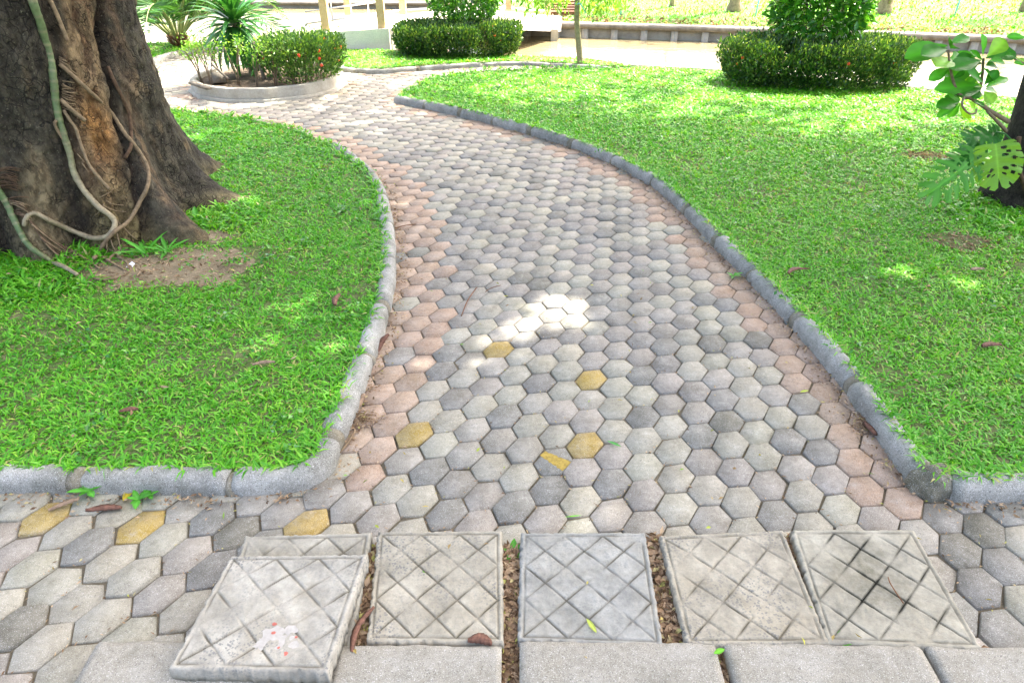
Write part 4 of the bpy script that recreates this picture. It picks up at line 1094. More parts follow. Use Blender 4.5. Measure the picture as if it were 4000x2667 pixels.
def lawn_grass(name, poly, label, edges, dens, bbox=None, lenk=1.0, eg=.045):
    P_all = np.array(poly); lo, hi = P_all.min(0), P_all.max(0)
    if bbox: lo = np.maximum(lo, bbox[0]); hi = np.minimum(hi, bbox[1])
    area = np.prod(hi - lo); n = int(area * dens)
    P = lo + RNG.random((n, 2)) * (hi - lo)
    P = P[in_poly(P, poly)]
    dist = np.hypot(P[:, 0], P[:, 1])
    keep = RNG.random(len(P)) < np.clip((3.4 / dist) ** 1.1, 0.16, 1)
    ang = np.abs(P[:, 0]) < 0.86 * P[:, 1] + 1.9
    P = P[keep & ang]
    P = P[RNG.random(len(P)) < bare_factor(P)]
    patch = np.array([mnoise.noise(Vector((p[0] * 2.3, p[1] * 2.3, 0.7))) + .5 * mnoise.noise(Vector((p[0] * 7, p[1] * 7, 3.7))) for p in P])
    P = P[(RNG.random(len(P)) < np.clip(1.0 + patch * .9, .35, 1))]
    ed = dist_line(P, edges); kp_ = ed > eg * (1 + .6 * RNG.random(len(P))); P = P[kp_]; ed = ed[kp_]
    k = RNG.integers(3, 6, len(P))
    idx = np.repeat(np.arange(len(P)), k)
    Q = P[idx] + RNG.normal(0, .011, (len(idx), 2))
    dist = np.hypot(Q[:, 0], Q[:, 1])
    L = RNG.uniform(.021, .050, len(Q)) * lenk * (1 + .25 * (ed[idx] < .12)) * np.clip(dist / 5.0, 1, 1.25)
    W = RNG.uniform(.0048, .0088, len(Q)) * np.clip(dist / 3.6, 1, 2.1)
    # tall tussocks against the big trunk
    td = np.hypot(Q[:, 0] - G(60, 640).x, (Q[:, 1] - G(60, 640).y) * 1.3); tall = (td < .55) & (RNG.random(len(Q)) < .55)
    td2 = np.hypot(Q[:, 0] - G(515, 520).x, Q[:, 1] - G(515, 520).y); tall |= (td2 < .28) & (RNG.random(len(Q)) < .4)
    td3 = np.hypot(Q[:, 0] - G(2320, 500).x, Q[:, 1] - G(2320, 500).y); tall |= (td3 < .45) & (RNG.random(len(Q)) < .5)
    L = np.where(tall, L * 2.1, L); W = np.where(tall, W * 1.35, W)
    eq = dist_line(Q, edges)
    V, F4, F3 = blades(Q, L, W, (.15, 1.05), (.3, 1.0), LAWN_Z - .004)
    V[:, 2] += np.repeat(np.clip((.088 - eq) / .03, 0, 1) * .024, 5)
    o = link(name, mesh_np(name, V, [F4, F3], M_GRASS, True))
    tag(o, label, "grass", kind="stuff")
    return len(Q)
NB = 0
NB += lawn_grass("grass", LEFT_LAWN, "short broad bladed grass around the big tree on the left", left_edge, 3900, ((-5.2, 1.6), (0, 7.2)), eg=.046)
NB += lawn_grass("grass", RIGHT_LAWN, "short broad bladed grass covering the wide right lawn", right_edge + right_far, 4300, ((-1.4, 1.6), (6.5, 10)), eg=.036)
NB += lawn_grass("grass", MID_LAWN, "short sunlit grass of the strip under the middle hedge", mid_kerb, 2600, ((-4, 8), (2.5, 12)))
NB += lawn_grass("grass", FARL_LAWN, "bright sunlit grass of the small lawn with the palm", farl_kerb, 2600, ((-8, 7), (-2, 12)))
print("grass blades", NB)
# small broad tussock plants beside the trunk on bare soil
def weed(v, label, n=9, L=.09, z=LAWN_Z, W=.35, mat=None, cat="weed", name="weed", spread=.9):
    base = G(*v, z); root = empty(name, tuple(base)); tag(root, label, cat)
    for k in range(n):
        a = 2 * math.pi * k / n + random.uniform(-.4, .4); l = L * random.uniform(.6, 1.15)
        tip = base + Vector((math.cos(a) * l * spread, math.sin(a) * l * spread, l * random.uniform(.35, .8)))
        broad_leaf(base + Vector((0, 0, .004)), tip, l * W * random.uniform(.8, 1.2), (-math.cos(a), -math.sin(a), 1.2), M_BROAD, root, droop=.25, fold=.1, seg=5, shape='lance', color=tuple(np.array((.075, .28, .03)) * random.uniform(.8, 1.3)))
weed((335, 585), "leafy grass tuft on bare earth under the middle of the big trunk", 10, .15, W=.16)
weed((385, 580), "leafy grass tuft on bare earth just left of the right buttress", 9, .14, W=.16)
weed((450, 505), "small seedling in the notch between the two right buttresses", 6, .10, W=.3)
weed((205, 1130), "leftmost of the small green weeds at the left kerb's foot", 7, .05, .02, .5)
weed((318, 1150), "small weed at the kerb foot beside the yellow fallen leaf", 6, .045, .004, .5)
weed((345, 1140), "tiny weed right of the yellow fallen leaf at the kerb", 6, .04, .004, .5)
weed((1925, 1475), "tiny weed between the cream and blackened slabs", 6, .03, .03, .7)
weed((1178, 1275), "green weed at the back of the leafy gap between slabs", 8, .05, .004, .5)
weed((1685, 635), "small weed sprouting on pavers by the right kerb", 6, .05, .004, .4)
weed((875, 436), "grass tuft at the end of left kerb by the path", 9, .06, .01, .25)

# ------------------------------------------------------------------ planter bed with plants
pb_root = empty("planter", (PLC[0], PLC[1], 0)); tag(pb_root, "low round concrete planter beside the path", "planter")
def ring_wall(name, r_out, r_in, z0, z1, n, mat, parent, c=(0, 0), rot=0.13):
    V = []
    for r, z in ((r_out, z0), (r_out * .995, z1 - .008), (r_out * .988, z1), (r_in * 1.01, z1), (r_in, z1 - .01), (r_in, z0)):
        for k in range(n * 6):
            # straight facets
            a0 = 2 * math.pi * (k // 6) / n + rot; a1 = 2 * math.pi * (k // 6 + 1) / n + rot; t = (k % 6) / 6
            x = (math.cos(a0) * (1 - t) + math.cos(a1) * t) * r; y = (math.sin(a0) * (1 - t) + math.sin(a1) * t) * r
            nzv = mnoise.noise(Vector((x * 9, y * 9, z * 9))) * .004
            V.append((x + c[0] + nzv, y + c[1] + nzv, z + nzv))
    m = n * 6; F = []
    for j in range(5):
        for k in range(m): F.append((j * m + k, j * m + (k + 1) % m, (j + 1) * m + (k + 1) % m, (j + 1) * m + k))
    return link(name, mesh_np(name, V, np.array(F), mat), parent)
ring_wall("rim_wall", PLR, PLR - .07, -.03, .135, 13, M_PLANTER, pb_root)
ring_wall("foot_plinth", PLR + .035, PLR - .02, -.03, .028, 13, M_PLANTER, pb_root)
V = [(0, 0, .10)] + [(math.cos(a) * (PLR - .05), math.sin(a) * (PLR - .05), .085) for a in np.linspace(0, 2 * math.pi, 40, endpoint=False)]
link("soil", mesh_np("soil", V, np.array([(0, 1 + k, 1 + (k + 1) % 40) for k in range(40)]), M_BEDSOIL), pb_root)
def hedge(name, label, center, radii, zb, zt, n, L, W, mat, cat="hedge", flowers=0, group=None, stems=26, base_gap=.16, sq=3.0, top_only_light=False, seed_leaf=None, skirt=0.9):
    cx, cy = center; rx, ry = radii; h = zt - zb
    root = empty(name, (cx, cy, zb)); tag(root, label, cat, group)
    m = int(n * 2.2); P = RNG.uniform(-1, 1, (m, 3)); P[:, 2] = RNG.random(m)
    q = (np.abs(P[:, 0]) ** 2.4 + np.abs(P[:, 1]) ** 2.4) ** (1 / 2.4)
    lump = np.array([mnoise.noise(Vector((p[0] * rx * 3.5 + cx, p[1] * ry * 3.5 + cy, p[2] * h * 3.5))) for p in P])
    top = np.clip((P[:, 2] - .80) / .2, 0, 1)
    lim = (skirt + (1 - skirt) * np.clip(P[:, 2] * 2.2, 0, 1)) * (1 + .10 * lump) * (1 - .10 * top ** 2)
    shell = q / lim
    ok_ = (shell < 1) & ((shell > .66) | (P[:, 2] > .72) | (RNG.random(m) < .30)) & (P[:, 2] < 1 + .10 * lump - .0)
    ok_ &= RNG.random(m) < np.clip((P[:, 2] + .03) / base_gap, .12, 1)
    ok_ &= lump > -.42
    P = P[ok_][:n]
    stray = (P[:, 2] > .8) & (RNG.random(len(P)) < .10); P[stray, 2] += RNG.random(stray.sum()) * .16
    C = np.stack([cx + P[:, 0] * rx, cy + P[:, 1] * ry, zb + P[:, 2] * h], 1)
    out = np.stack([P[:, 0] / rx, P[:, 1] / ry, np.clip(P[:, 2] - .25, 0, 1) * 1.6 / max(h, .3)], 1); out = unit(out)
    A = unit(out * .8 + np.array((0, 0, .75)) + RNG.normal(0, .6, C.shape))
    V, F_ = leaf_cloud(C, A, RNG.uniform(.65, 1.25, len(C)) * L, RNG.uniform(.7, 1.2, len(C)) * W)
    link("foliage", mesh_np("foliage", V - np.array((cx, cy, zb)), F_, mat), root)
    VV = []; FF = []
    for k in range(stems):
        a = random.uniform(0, 6.28); r = random.uniform(.1, .82) ** .6; x, y = math.cos(a) * r * rx * .85, math.sin(a) * r * ry * .85
        p0 = np.array((x * .8, y * .8, -.02)); p1 = np.array((x * 1.1 + random.uniform(-.06, .06), y * 1.1 + random.uniform(-.06, .06), h * random.uniform(.6, .92)))
        o = len(VV); rr = random.uniform(.006, .011)
        for p, r_ in ((p0, rr), (p1, rr * .5)):
            for j in range(4): VV.append(p + np.array((math.cos(j * 1.57) * r_, math.sin(j * 1.57) * r_, 0)))
        FF += [(o + j, o + (j + 1) % 4, o + 4 + (j + 1) % 4, o + 4 + j) for j in range(4)]
    tag(link("stems", mesh_np("stems", VV, np.array(FF), M_TWIG), root), kind="stuff")
    for k in range(flowers):
        a = random.uniform(-2.9, .2); zz = random.uniform(.35, 1.0); r = .97 if zz < .85 else random.uniform(.3, .95)
        c = np.array((math.cos(a) * rx * r, math.sin(a) * ry * r, h * zz))
        bm = bmesh.new(); bmesh.ops.create_icosphere(bm, subdivisions=2, radius=.016)
        for v in bm.verts: v.co *= random.uniform(.55, 1.35)
        bmesh.ops.translate(bm, verts=bm.verts, vec=tuple(c)); mf = bpy.data.meshes.new("flower"); bm.to_mesh(mf); bm.free(); mf.materials.append(M_FLOWER)
        link("flower", mf, root)
    return root
hedge("ixora_bush", "bushy ixora with red flowers on the right side of the round planter", (-2.36, 8.25), (.46, .50), .09, .55, 7000, .048, .020, M_IXORA, "shrub", 13, stems=22, base_gap=.35, skirt=.75)
hedge("ixora_hedge", "low clipped oval hedge on the strip of lawn by the bridge", (-.76, 10.40), (.90, .55), LAWN_Z, .43, 24000, .046, .021, M_HEDGE, "hedge", 5, "clipped hedges on the lawns", base_gap=.10)
hedge("ixora_hedge", "long clipped oval hedge at the far side of right lawn", (3.52, 8.36), (1.12, .64), LAWN_Z, .51, 32000, .043, .020, M_HEDGE, "hedge", 5, "clipped hedges on the lawns", base_gap=.12)
def ball_shrub(label, center, zb, r, rz, n, L, W, mat, flowers=0):
    root = empty("round_shrub", (*center, LAWN_Z)); tag(root, label, "shrub")
    d = unit(RNG.normal(size=(n, 3))); rad = .62 + .38 * RNG.random(n) ** .6
    lump = np.array([mnoise.noise(Vector(p) * 2.2 + Vector((center[0], center[1], 0))) for p in d])
    P = d * (rad * (1 + .16 * lump))[:, None] * np.array((r, r, rz)); keep = lump > -.5
    P = P[keep]; d = d[keep]
    A = unit(d * .7 + np.array((0, 0, .35)) + RNG.normal(0, .55, P.shape))
    V, F_ = leaf_cloud(P + np.array((0, 0, zb + rz - LAWN_Z)), A, RNG.uniform(.65, 1.2, len(P)) * L, RNG.uniform(.7, 1.2, len(P)) * W, up=np.array((0, 0, 1.0)))
    link("foliage", mesh_np("foliage", V, F_, mat), root)
    o = Vector((*center, LAWN_Z))
    for k in range(7):
        a = k * .9; p = [o, o + Vector((math.cos(a) * r * .3, math.sin(a) * r * .3, zb + rz * .5)), o + Vector((math.cos(a) * r * .7, math.sin(a) * r * .7, zb + rz * 1.3))]
        tube("stem", p, [.014, .011, .005], M_TWIG, root, 6)
ball_shrub("round glossy green bush rising behind the right hedge", (3.56, 8.66), .36, .53, .48, 3200, .115, .058, M_SHRUB)
ball_shrub("round dark bush rising behind the middle hedge", (-.68, 10.85), .32, .56, .55, 4600, .085, .042, M_SHRUB)
# strap-leaved dracaena
dr = Vector((-3.14, 8.55, .09)); dra = empty("dracaena", tuple(dr)); tag(dra, "dracaena with a fountain of long strap leaves in the planter", "plant")
tube("stem", curve3([dr + Vector((.1, -.1, -.03)), dr + Vector((.05, -.03, .25)), dr + Vector((-.04, 0, .56))], .06), .035, M_THINBARK, dra, 9, .1)
def strap(parent, base, az, el, L, w, droop, mat, name="leaf"):
    seg = 7; V = []; d = Vector((math.cos(az), math.sin(az), 0)); s = Vector((-math.sin(az), math.cos(az), 0)); p = Vector(base); e = el
    for i in range(seg + 1):
        t = i / seg; ww = w * (1 - t) ** .55 * (.6 + .8 * min(1, t * 3)) / 2 + .0006
        nrm = Vector((-math.cos(az) * math.sin(e), -math.sin(az) * math.sin(e), math.cos(e)))
        V += [p - s * ww + nrm * ww * .35 - parent.location, p - parent.location, p + s * ww + nrm * ww * .35 - parent.location]
        p = p + (d * math.cos(e) + Vector((0, 0, math.sin(e)))) * (L / seg); e -= droop / seg
    F = [(i * 3 + k, i * 3 + k + 1, i * 3 + 4 + k, i * 3 + 3 + k) for i in range(seg) for k in range(2)]
    return link(name, mesh_np(name, [tuple(v) for v in V], np.array(F), mat, True), parent)
for k in range(135):
    t = k / 134; el = -0.8 + 2.1 * t + random.uniform(-.15, .15)
    strap(dra, dr + Vector((-.04, 0, .46 + .14 * t)), k * 2.4 + random.uniform(-.2, .2), el, random.uniform(.46, .64), .058, random.uniform(.6, 1.7) * (1.15 - t * .6), M_SPIKE)
for k in range(16):   # a young offset low in the bed
    strap(dra, dr + Vector((.22, -.25, .08)), k * 2.4, .3 + .9 * k / 16, random.uniform(.22, .34), .03, random.uniform(.4, 1.0), M_SPIKE)
# leggy young shrubs in the left half of the planter
LEG = [(464, 192, "leftmost leggy young shrub in the planter, bare below"), (486, 196, "second leggy young shrub from the left in the planter"), (512, 190, "leggy shrub in the planter beside the leaning stick"),
       (548, 196, "leggy shrub with pale green top before the dracaena"), (590, 199, "tall grey-stemmed leggy shrub in the middle of planter"), (636, 200, "sixth leggy shrub from the left, right of planter's middle"), (676, 196, "leggy shrub close against the ixora bush")]
for i, (vx, vy, lab) in enumerate(LEG):
    g = G(vx, vy, .09); root = empty("leggy_shrub", tuple(g)); tag(root, lab, "shrub", "leggy young shrubs in the round planter")
    tips = []
    for k in range(4):
        a = random.uniform(0, 6.28); hgt = random.uniform(.30, .44); tp_ = g + Vector((math.cos(a) * .10, math.sin(a) * .10, hgt)); tips.append(tp_)
        tube("stem", curve3([g + Vector((random.uniform(-.02, .02), random.uniform(-.02, .02), -.02)), g + Vector((math.cos(a) * .03, math.sin(a) * .03, hgt * .5)), tp_], .08), [.006] * 3 if False else .0055, M_TWIG, root, 5)
    C = []
    for tp_ in tips:
        C.append(np.array(tp_) + RNG.normal(0, 1, (34, 3)) * np.array((.055, .055, .06)))
    C = np.vstack(C); A = unit(RNG.normal(0, 1, C.shape) + np.array((0, 0, .5)))
    V, F_ = leaf_cloud(C, A, RNG.uniform(.03, .05, len(C)), RNG.uniform(.014, .02, len(C)))
    link("foliage", mesh_np("foliage", V - np.array(g), F_, M_LITELEAF), root)
def board(name, p0, p1, w, t, mat, label, cat, parent=None):
    p0, p1 = Vector(p0), Vector(p1); ax = (p1 - p0); L = ax.length; ax.normalize(); s = ax.cross(Vector((0, 0, 1))).normalized() if abs(ax.z) < .95 else Vector((1, 0, 0)); n = s.cross(ax)
    V = []; N = 9
    for i in range(N):
        for (a, b) in ((-1, -1), (1, -1), (1, 1), (-1, 1)):
            j = random.uniform(-.04, .04) if i in (0, N - 1) else random.uniform(-.015, .015)
            V.append(ax * (L * (i / (N - 1) - .5) + j * w) + s * (w / 2 * (a + j * 2)) + n * (t / 2 * (b + j * 2)))
    F = [(i * 4 + k, i * 4 + (k + 1) % 4, i * 4 + 4 + (k + 1) % 4, i * 4 + 4 + k) for i in range(N - 1) for k in range(4)] + [(3, 2, 1, 0), (N * 4 - 4, N * 4 - 3, N * 4 - 2, N * 4 - 1)]
    o = link(name, mesh_np(name, [tuple(v) for v in V], np.array(F), mat), None, tuple((p0 + p1) / 2)); tag(o, label, cat); return o
board("wooden_board", G(438, 190, .15), G(480, 204, .14), .055, .022, M_WOOD, "weathered grey board lying on left rim of the planter", "board")
board("stake", D(*z1(1660, 270), 8.1), D(*z1(1735, 520), 8.0), .032, .03, M_WOOD, "pale broken stake leaning in the middle of the planter", "stake")
board("stake", D(*z1(1775, 330), 7.95), D(*z1(1815, 585), 7.9), .026, .022, M_TREAD, "reddish brown stake standing right of the planter's middle", "stake")
board("stake", D(*z1(1385, 420), 7.95), D(*z1(1500, 520), 7.85), .018, .016, M_WOOD, "thin stick leaning across the leggy shrubs in planter", "stick")
board("stump_block", G(502, 182, .09), G(502, 178, .17), .13, .11, M_COPING, "small mossy concrete stump at the back left of planter", "block")

# ------------------------------------------------------------------ palm on the far left lawn
pm = G(412, 106, LAWN_Z); palm = empty("date_palm", tuple(pm)); tag(palm, "young feathery palm at the pond edge beyond the planter", "palm")
def frond(parent, base, az, el, L, droop, leaflet, mat):
    pts = []; p = Vector(base); e = el; n = 14
    for i in range(n + 1):
        pts.append(p.copy()); p = p + (Vector((math.cos(az), math.sin(az), 0)) * math.cos(e) + Vector((0, 0, math.sin(e)))) * (L / n); e -= droop / n
    C = []; A = []; LL = []
    s = Vector((-math.sin(az), math.cos(az), 0))
    for i in range(2, n):
        for j in range(5):
            t = (i + j / 5) / n; q = pts[i].lerp(pts[i + 1], j / 5); tg = (pts[i + 1] - pts[i]).normalized()
            for sg in (-1, 1):
                C.append(q); A.append((tg * .75 + s * sg * .8 + Vector((0, 0, random.uniform(-.25, .35)))).normalized()); LL.append(leaflet * math.sin(math.pi * min(.95, .25 + t * .7)) * random.uniform(.8, 1.1))
    V, F_ = leaf_cloud(np.array(C), np.array(A), np.array(LL), np.full(len(C), .020), fold=.1)
    f = link("frond", mesh_np("frond", V - np.array(parent.location), F_, mat), parent)
    r = tube("rachis", pts, list(np.linspace(.017, .003, n + 1)), M_RACHIS, None, 5)
    r.parent = f
    for v in r.data.vertices: v.co = v.co - Vector(parent.location)
for k in range(20):
    frond(palm, pm + Vector((math.cos(k * 2.4 + .4) * .05, math.sin(k * 2.4 + .4) * .05, .08)), k * 2.4 + .4, 1.36 - .62 * (k / 20) + random.uniform(-.08, .08), random.uniform(1.9, 2.7), random.uniform(1.0, 1.9), .40, M_PALM)
for k in range(46):
    a = k * 2.4; z = .0 + .12 * k / 46; b0 = pm + Vector((math.cos(a) * .05, math.sin(a) * .05, z))
    tip = b0 + Vector((math.cos(a) * .10, math.sin(a) * .10, .07)); tube("leaf_base", [b0, b0.lerp(tip, .5) + Vector((math.cos(a) * .02, math.sin(a) * .02, 0)), tip], [.020, .014, .005], M_TREAD if k % 3 else M_FARTRUNK, palm, 5)
tube("trunk", [pm + Vector((0, 0, -.05)), pm + Vector((0, 0, .18))], [.07, .05], M_FARTRUNK, palm, 10)

# ------------------------------------------------------------------ thin tree on the middle lawn
th = G(1334, 146, LAWN_Z); thin = empty("slender_tree", tuple(th)); tag(thin, "slender young tree with drooping light leaves before the pond", "tree")
ttop = D(1326, 0, th.y); dirv = (ttop - th)
tube("trunk", curve3([th + Vector((0, 0, -.05)), th + dirv * .3 + Vector((-.012, 0, 0)), th + dirv * .7 + Vector((-.02, 0, 0)), ttop, th + dirv * 1.7], .06), list(np.linspace(.042, .028, len(curve3([th + Vector((0, 0, -.05)), th + dirv * .3 + Vector((-.012, 0, 0)), th + dirv * .7 + Vector((-.02, 0, 0)), ttop, th + dirv * 1.7], .06)))), M_THINBARK, thin, 10, .05)
C = []
for (vx, vy) in ((1195, -4), (1225, 6), (1240, 0), (1262, -5), (1285, -2), (1352, 8), (1368, 18), (1385, 0), (1400, 8), (1412, -8), (1430, 0), (1300, -15), (1340, -10), (1210, -20), (1395, -22), (1260, -30), (1350, -40)):
    c = np.array(D(vx, vy, th.y + random.uniform(-.15, .15))); C.append(c + RNG.normal(0, 1, (46, 3)) * np.array((.07, .12, .055)))
C = np.vstack(C); A = unit(RNG.normal(0, .55, C.shape) + np.array((0, 0, -.9)))
V, F_ = leaf_cloud(C, A, RNG.uniform(.06, .10, len(C)), RNG.uniform(.024, .034, len(C)))
link("foliage", mesh_np("foliage", V - np.array(th), F_, M_LITELEAF), thin)
for vx in (1195, 1230, 1262, 1352, 1385, 1430):
    e = D(vx, -8, th.y); tube("branch", [th + dirv * 1.25, (th + dirv * 1.3).lerp(e, .5) + Vector((0, 0, .08)), e], [.012, .009, .004], M_THINBARK, thin, 5)
tie = tube("rope_tie", curve3([D(1319, 8, th.y - .06), D(1326, 10, th.y - .065), D(1333, 9, th.y - .06), D(1341, 22, th.y - .05), D(1346, 30, th.y - .05)], .02), .008, M_STAKE, None, 6)
tag(tie, "pale blue rope tied round the slender tree's trunk", "rope")

# ------------------------------------------------------------------ far bank, canal walls
def ppt(v, z): return np.array(G(*v, z))
wl = [ppt(v, WATER_Z) for v in ((1120, 82), (1272, 86), (1588, 96), (2000, 111), (2352, 126), (2700, 141))]
line = smooth_line([w[:2] for w in wl], .1)
nrm = np.gradient(line, axis=0); nrm = np.stack([-nrm[:, 1], nrm[:, 0]], 1); nrm /= np.linalg.norm(nrm, axis=1)[:, None]
wall_h = .27
cw = empty("canal_wall", (line[0][0], line[0][1], WATER_Z)); tag(cw, "concrete canal wall with buttress posts along the far right bank", "wall")
loc0 = np.array(cw.location)
def strip_wall(name, line, nrm, prof, mat, parent, loc):
    m = len(prof); V = []
    for p, q in zip(line, nrm):
        for u, z in prof: V.append(np.array((*(p + q * u), z)) - loc)
    F = [(i * m + k, i * m + (k + 1) % m, (i + 1) * m + (k + 1) % m, (i + 1) * m + k) for i in range(len(line) - 1) for k in range(m)]
    return link(name, mesh_np(name, V, np.array(F), mat), parent)
strip_wall("wall_panel", line, nrm, [(.10, WATER_Z - .4), (.10, WATER_Z + wall_h - .09), (.25, WATER_Z + wall_h - .09), (.25, WATER_Z - .4)], M_WALL, cw, loc0)
strip_wall("coping", line, nrm, [(-.02, WATER_Z + wall_h - .085), (-.02, WATER_Z + wall_h), (.34, WATER_Z + wall_h), (.34, WATER_Z + wall_h - .085)], M_COPING, cw, loc0)
s = 0.0; last = -9
L_ = np.concatenate([[0], np.cumsum(np.linalg.norm(np.diff(line, axis=0), axis=1))])
pv = None
for d in np.arange(.25, L_[-1], .60):
    p = np.array([np.interp(d, L_, line[:, k]) for k in (0, 1)]); q = np.array([np.interp(d, L_, nrm[:, k]) for k in (0, 1)]); t = np.array((q[1], -q[0]))
    V = []
    for z in (WATER_Z - .4, WATER_Z + wall_h - .092):
        for a, b in ((-1, .0), (1, .0), (1, .12), (-1, .12)): V.append(np.array((*(p + t * a * .065 + q * b), z)) - loc0)
    link("buttress_post", mesh_np("buttress_post", V, np.array([(0, 1, 5, 4), (1, 2, 6, 5), (2, 3, 7, 6), (3, 0, 4, 7), (4, 5, 6, 7)]), M_WALL), cw)
bank_top = WATER_Z + wall_h - .01
def bankmat():
    m, nt, b = new_mat("far_bank_turf")
    n = noise_node(nt, 1.6, 6, .65); n2 = noise_node(nt, 30, 4, .7)
    c = ramp(nt, n, [(.3, (.08, .22, .03)), (.55, (.12, .27, .04)), (.75, (.18, .27, .07))])
    c = mix(nt, mul(nt, ramp(nt, n2, [(.45, 0.), (.7, 1.)]), .4), c, (.06, .14, .02))
    set_base(nt, b, c); b.inputs["Roughness"].default_value = .95; bump(nt, b, n2, 1.0, .03)
    return m
M_BANK = bankmat()
tag(link("ground", sheet("ground", [(-300, -300), (300, -300), (300, 300), (-300, 300)], -0.9, M_BANK)),
    "grassy ground lying under and around the whole park", "ground", kind="structure")
back = [p + q * .34 for p, q in zip(line, nrm)]
poly = [tuple(p) for p in back] + [(22, 14), (40, 22), (40, 60), (-2, 60), (0.2, 18.5)]
bm = bmesh.new()
rows = []
for j in range(26):
    u = j / 25; row = []
    for i in range(len(back)):
        p = back[i] + nrm[i] * (u * 9.0); z = bank_top + .02 + .55 * (u * u) + .05 * mnoise.noise(Vector((p[0] * .7, p[1] * .7, 0)))
        row.append(bm.verts.new((p[0], p[1], z if j else bank_top - .03)))
    rows.append(row)
for j in range(25):
    for i in range(len(back) - 1): bm.faces.new((rows[j][i], rows[j][i + 1], rows[j + 1][i + 1], rows[j + 1][i]))
me = bpy.data.meshes.new("far_bank"); bmesh.ops.recalc_face_normals(bm, faces=bm.faces); bm.normal_update()
bm.to_mesh(me); bm.free(); me.materials.append(M_BANK)
for p in me.polygons: p.use_smooth = True
fb = link("far_bank", me); tag(fb, "sunlit grassy bank across the canal on the right", "bank", kind="structure")
BB = BVHTree.FromObject(fb, bpy.context.evaluated_depsgraph_get())
def bank_at(vx, vy):
    h = BB.ray_cast(Vector((0, 0, CAM_H)), _ray(vx, vy).normalized()); return h[0] if h[0] else G(vx, vy, -.1)
def bank_pt(x, y):
    h = BB.ray_cast(Vector((x, y, 5)), Vector((0, 0, -1))); return h[0]
# tufts on the far bank
P = RNG.uniform((1, 13.5), (17, 24), (26000, 2)); Q = []; Zs = []
for p in P:
    h = bank_pt(*p)
    if h is not None: Q.append(p); Zs.append(h.z)
Q = np.array(Q); Zs = np.array(Zs)
V, F4, F3 = blades(Q, RNG.uniform(.05, .10, len(Q)), RNG.uniform(.018, .035, len(Q)), (.5, 1.3), (.3, 1.0), 0.0)
V[:, 2] += np.repeat(Zs, 5)
tag(link("bank_grass", mesh_np("bank_grass", V, [F4, F3], M_GRASS, True)), "thin pale grass growing on the far bank", "grass", kind="stuff")
# brown leaf litter behind the coping
nL = 1300; ti = RNG.random(nL) * .8; di = np.abs(RNG.normal(0, .35, nL)) + .36
px = np.stack([np.interp(ti * L_[-1], L_, line[:, k]) + np.interp(ti * L_[-1], L_, nrm[:, k]) * di for k in (0, 1)], 1)
Zl = np.array([(bank_pt(*p) or Vector((0, 0, bank_top))).z for p in px])
V, F_ = leaf_cloud(np.concatenate([px, (Zl + .03)[:, None]], 1), unit(RNG.normal(0, 1, (nL, 3)) * np.array((1, 1, .35))), RNG.uniform(.06, .12, nL), RNG.uniform(.03, .06, nL), up=np.array((0, 0, 1.)))
tag(link("bank_litter", mesh_np("bank_litter", V, F_, M_LITTER)), "dry brown leaves strewn along the far bank behind the wall", "leaf litter", kind="stuff")
# pale road along the top of the bank
rl = [p + q * 8.2 for p, q in zip(line, nrm)]
V = []
for p, q in zip(rl, nrm):
    zz = bank_top + .60; V += [(*p, zz - .3), (*p, zz + .07), (*(p + q * 30), zz + .07)]
F = [(i * 3 + k, i * 3 + 3 + k, i * 3 + 4 + k, i * 3 + 1 + k) for i in range(len(rl) - 1) for k in range(2)]
tag(link("road", mesh_np("road", V, np.array(F), M_ROAD)), "pale sunlit road along the top of the far bank", "road", kind="structure")
# far trunks and stakes
def far_trunk(v, r, label, lean=0.0, ragged=False, h=3.0):
    g = bank_at(*v); root = empty("palm_tree" if r > .09 else "young_tree", tuple(g)); tag(root, label, "tree", "tree trunks on the far bank")
    n = 26; pts = [g + Vector((lean * i / n * h, 0, -.05 + h * i / n)) for i in range(n + 1)]
    tube("trunk", pts, [(r * (1.25 if i < 2 else 1)) * (1 + (.10 if i % 2 else 0) * (1 if r > .09 else .2)) for i in range(n + 1)], M_FARTRUNK, root, 12, .22 if ragged else .06)
    if ragged:
        for k in range(14):
            a = k * 2.4; b0 = g + Vector((math.cos(a) * r, math.sin(a) * r, .1 + .06 * k)); tube("leaf_base", [b0, b0 + Vector((math.cos(a) * .05, math.sin(a) * .05, .12))], [.03, .012], M_TREAD if k % 2 else M_FARTRUNK, root, 5)
    crown(root, tuple(g + Vector((lean * h, 0, h + .5))), (1.0, 1.0, .6), 260, .5, .12, M_CANOPY)
far_trunk((1543, 16), .05, "thin young tree trunk on far bank left of the thick palm")
far_trunk((1685, 27), .125, "thick smooth palm trunk on the far bank")
far_trunk((2028, 32), .13, "ragged barked palm trunk on far bank right of the round bush", .03, True)
far_trunk((2349, 27), .07, "dark trunk on far bank at the right edge")
for vx, vy, lab in ((1735, 38, "thin pale blue stake between the palm trunks on far bank"), (2192, 37, "thin blue stake standing alone right of the ragged palm"), (1425, 36, "thin blue stake on the far bank left of the young tree")):
    g = bank_at(vx, vy); o = tube("stake", [g + Vector((0, 0, -.1)), g + Vector((.01, 0, .2)), g + Vector((.03, 0, .42))], [.016, .016, .015], M_STAKE, None, 6); tag(o, lab, "stake", "blue stakes on the far bank")
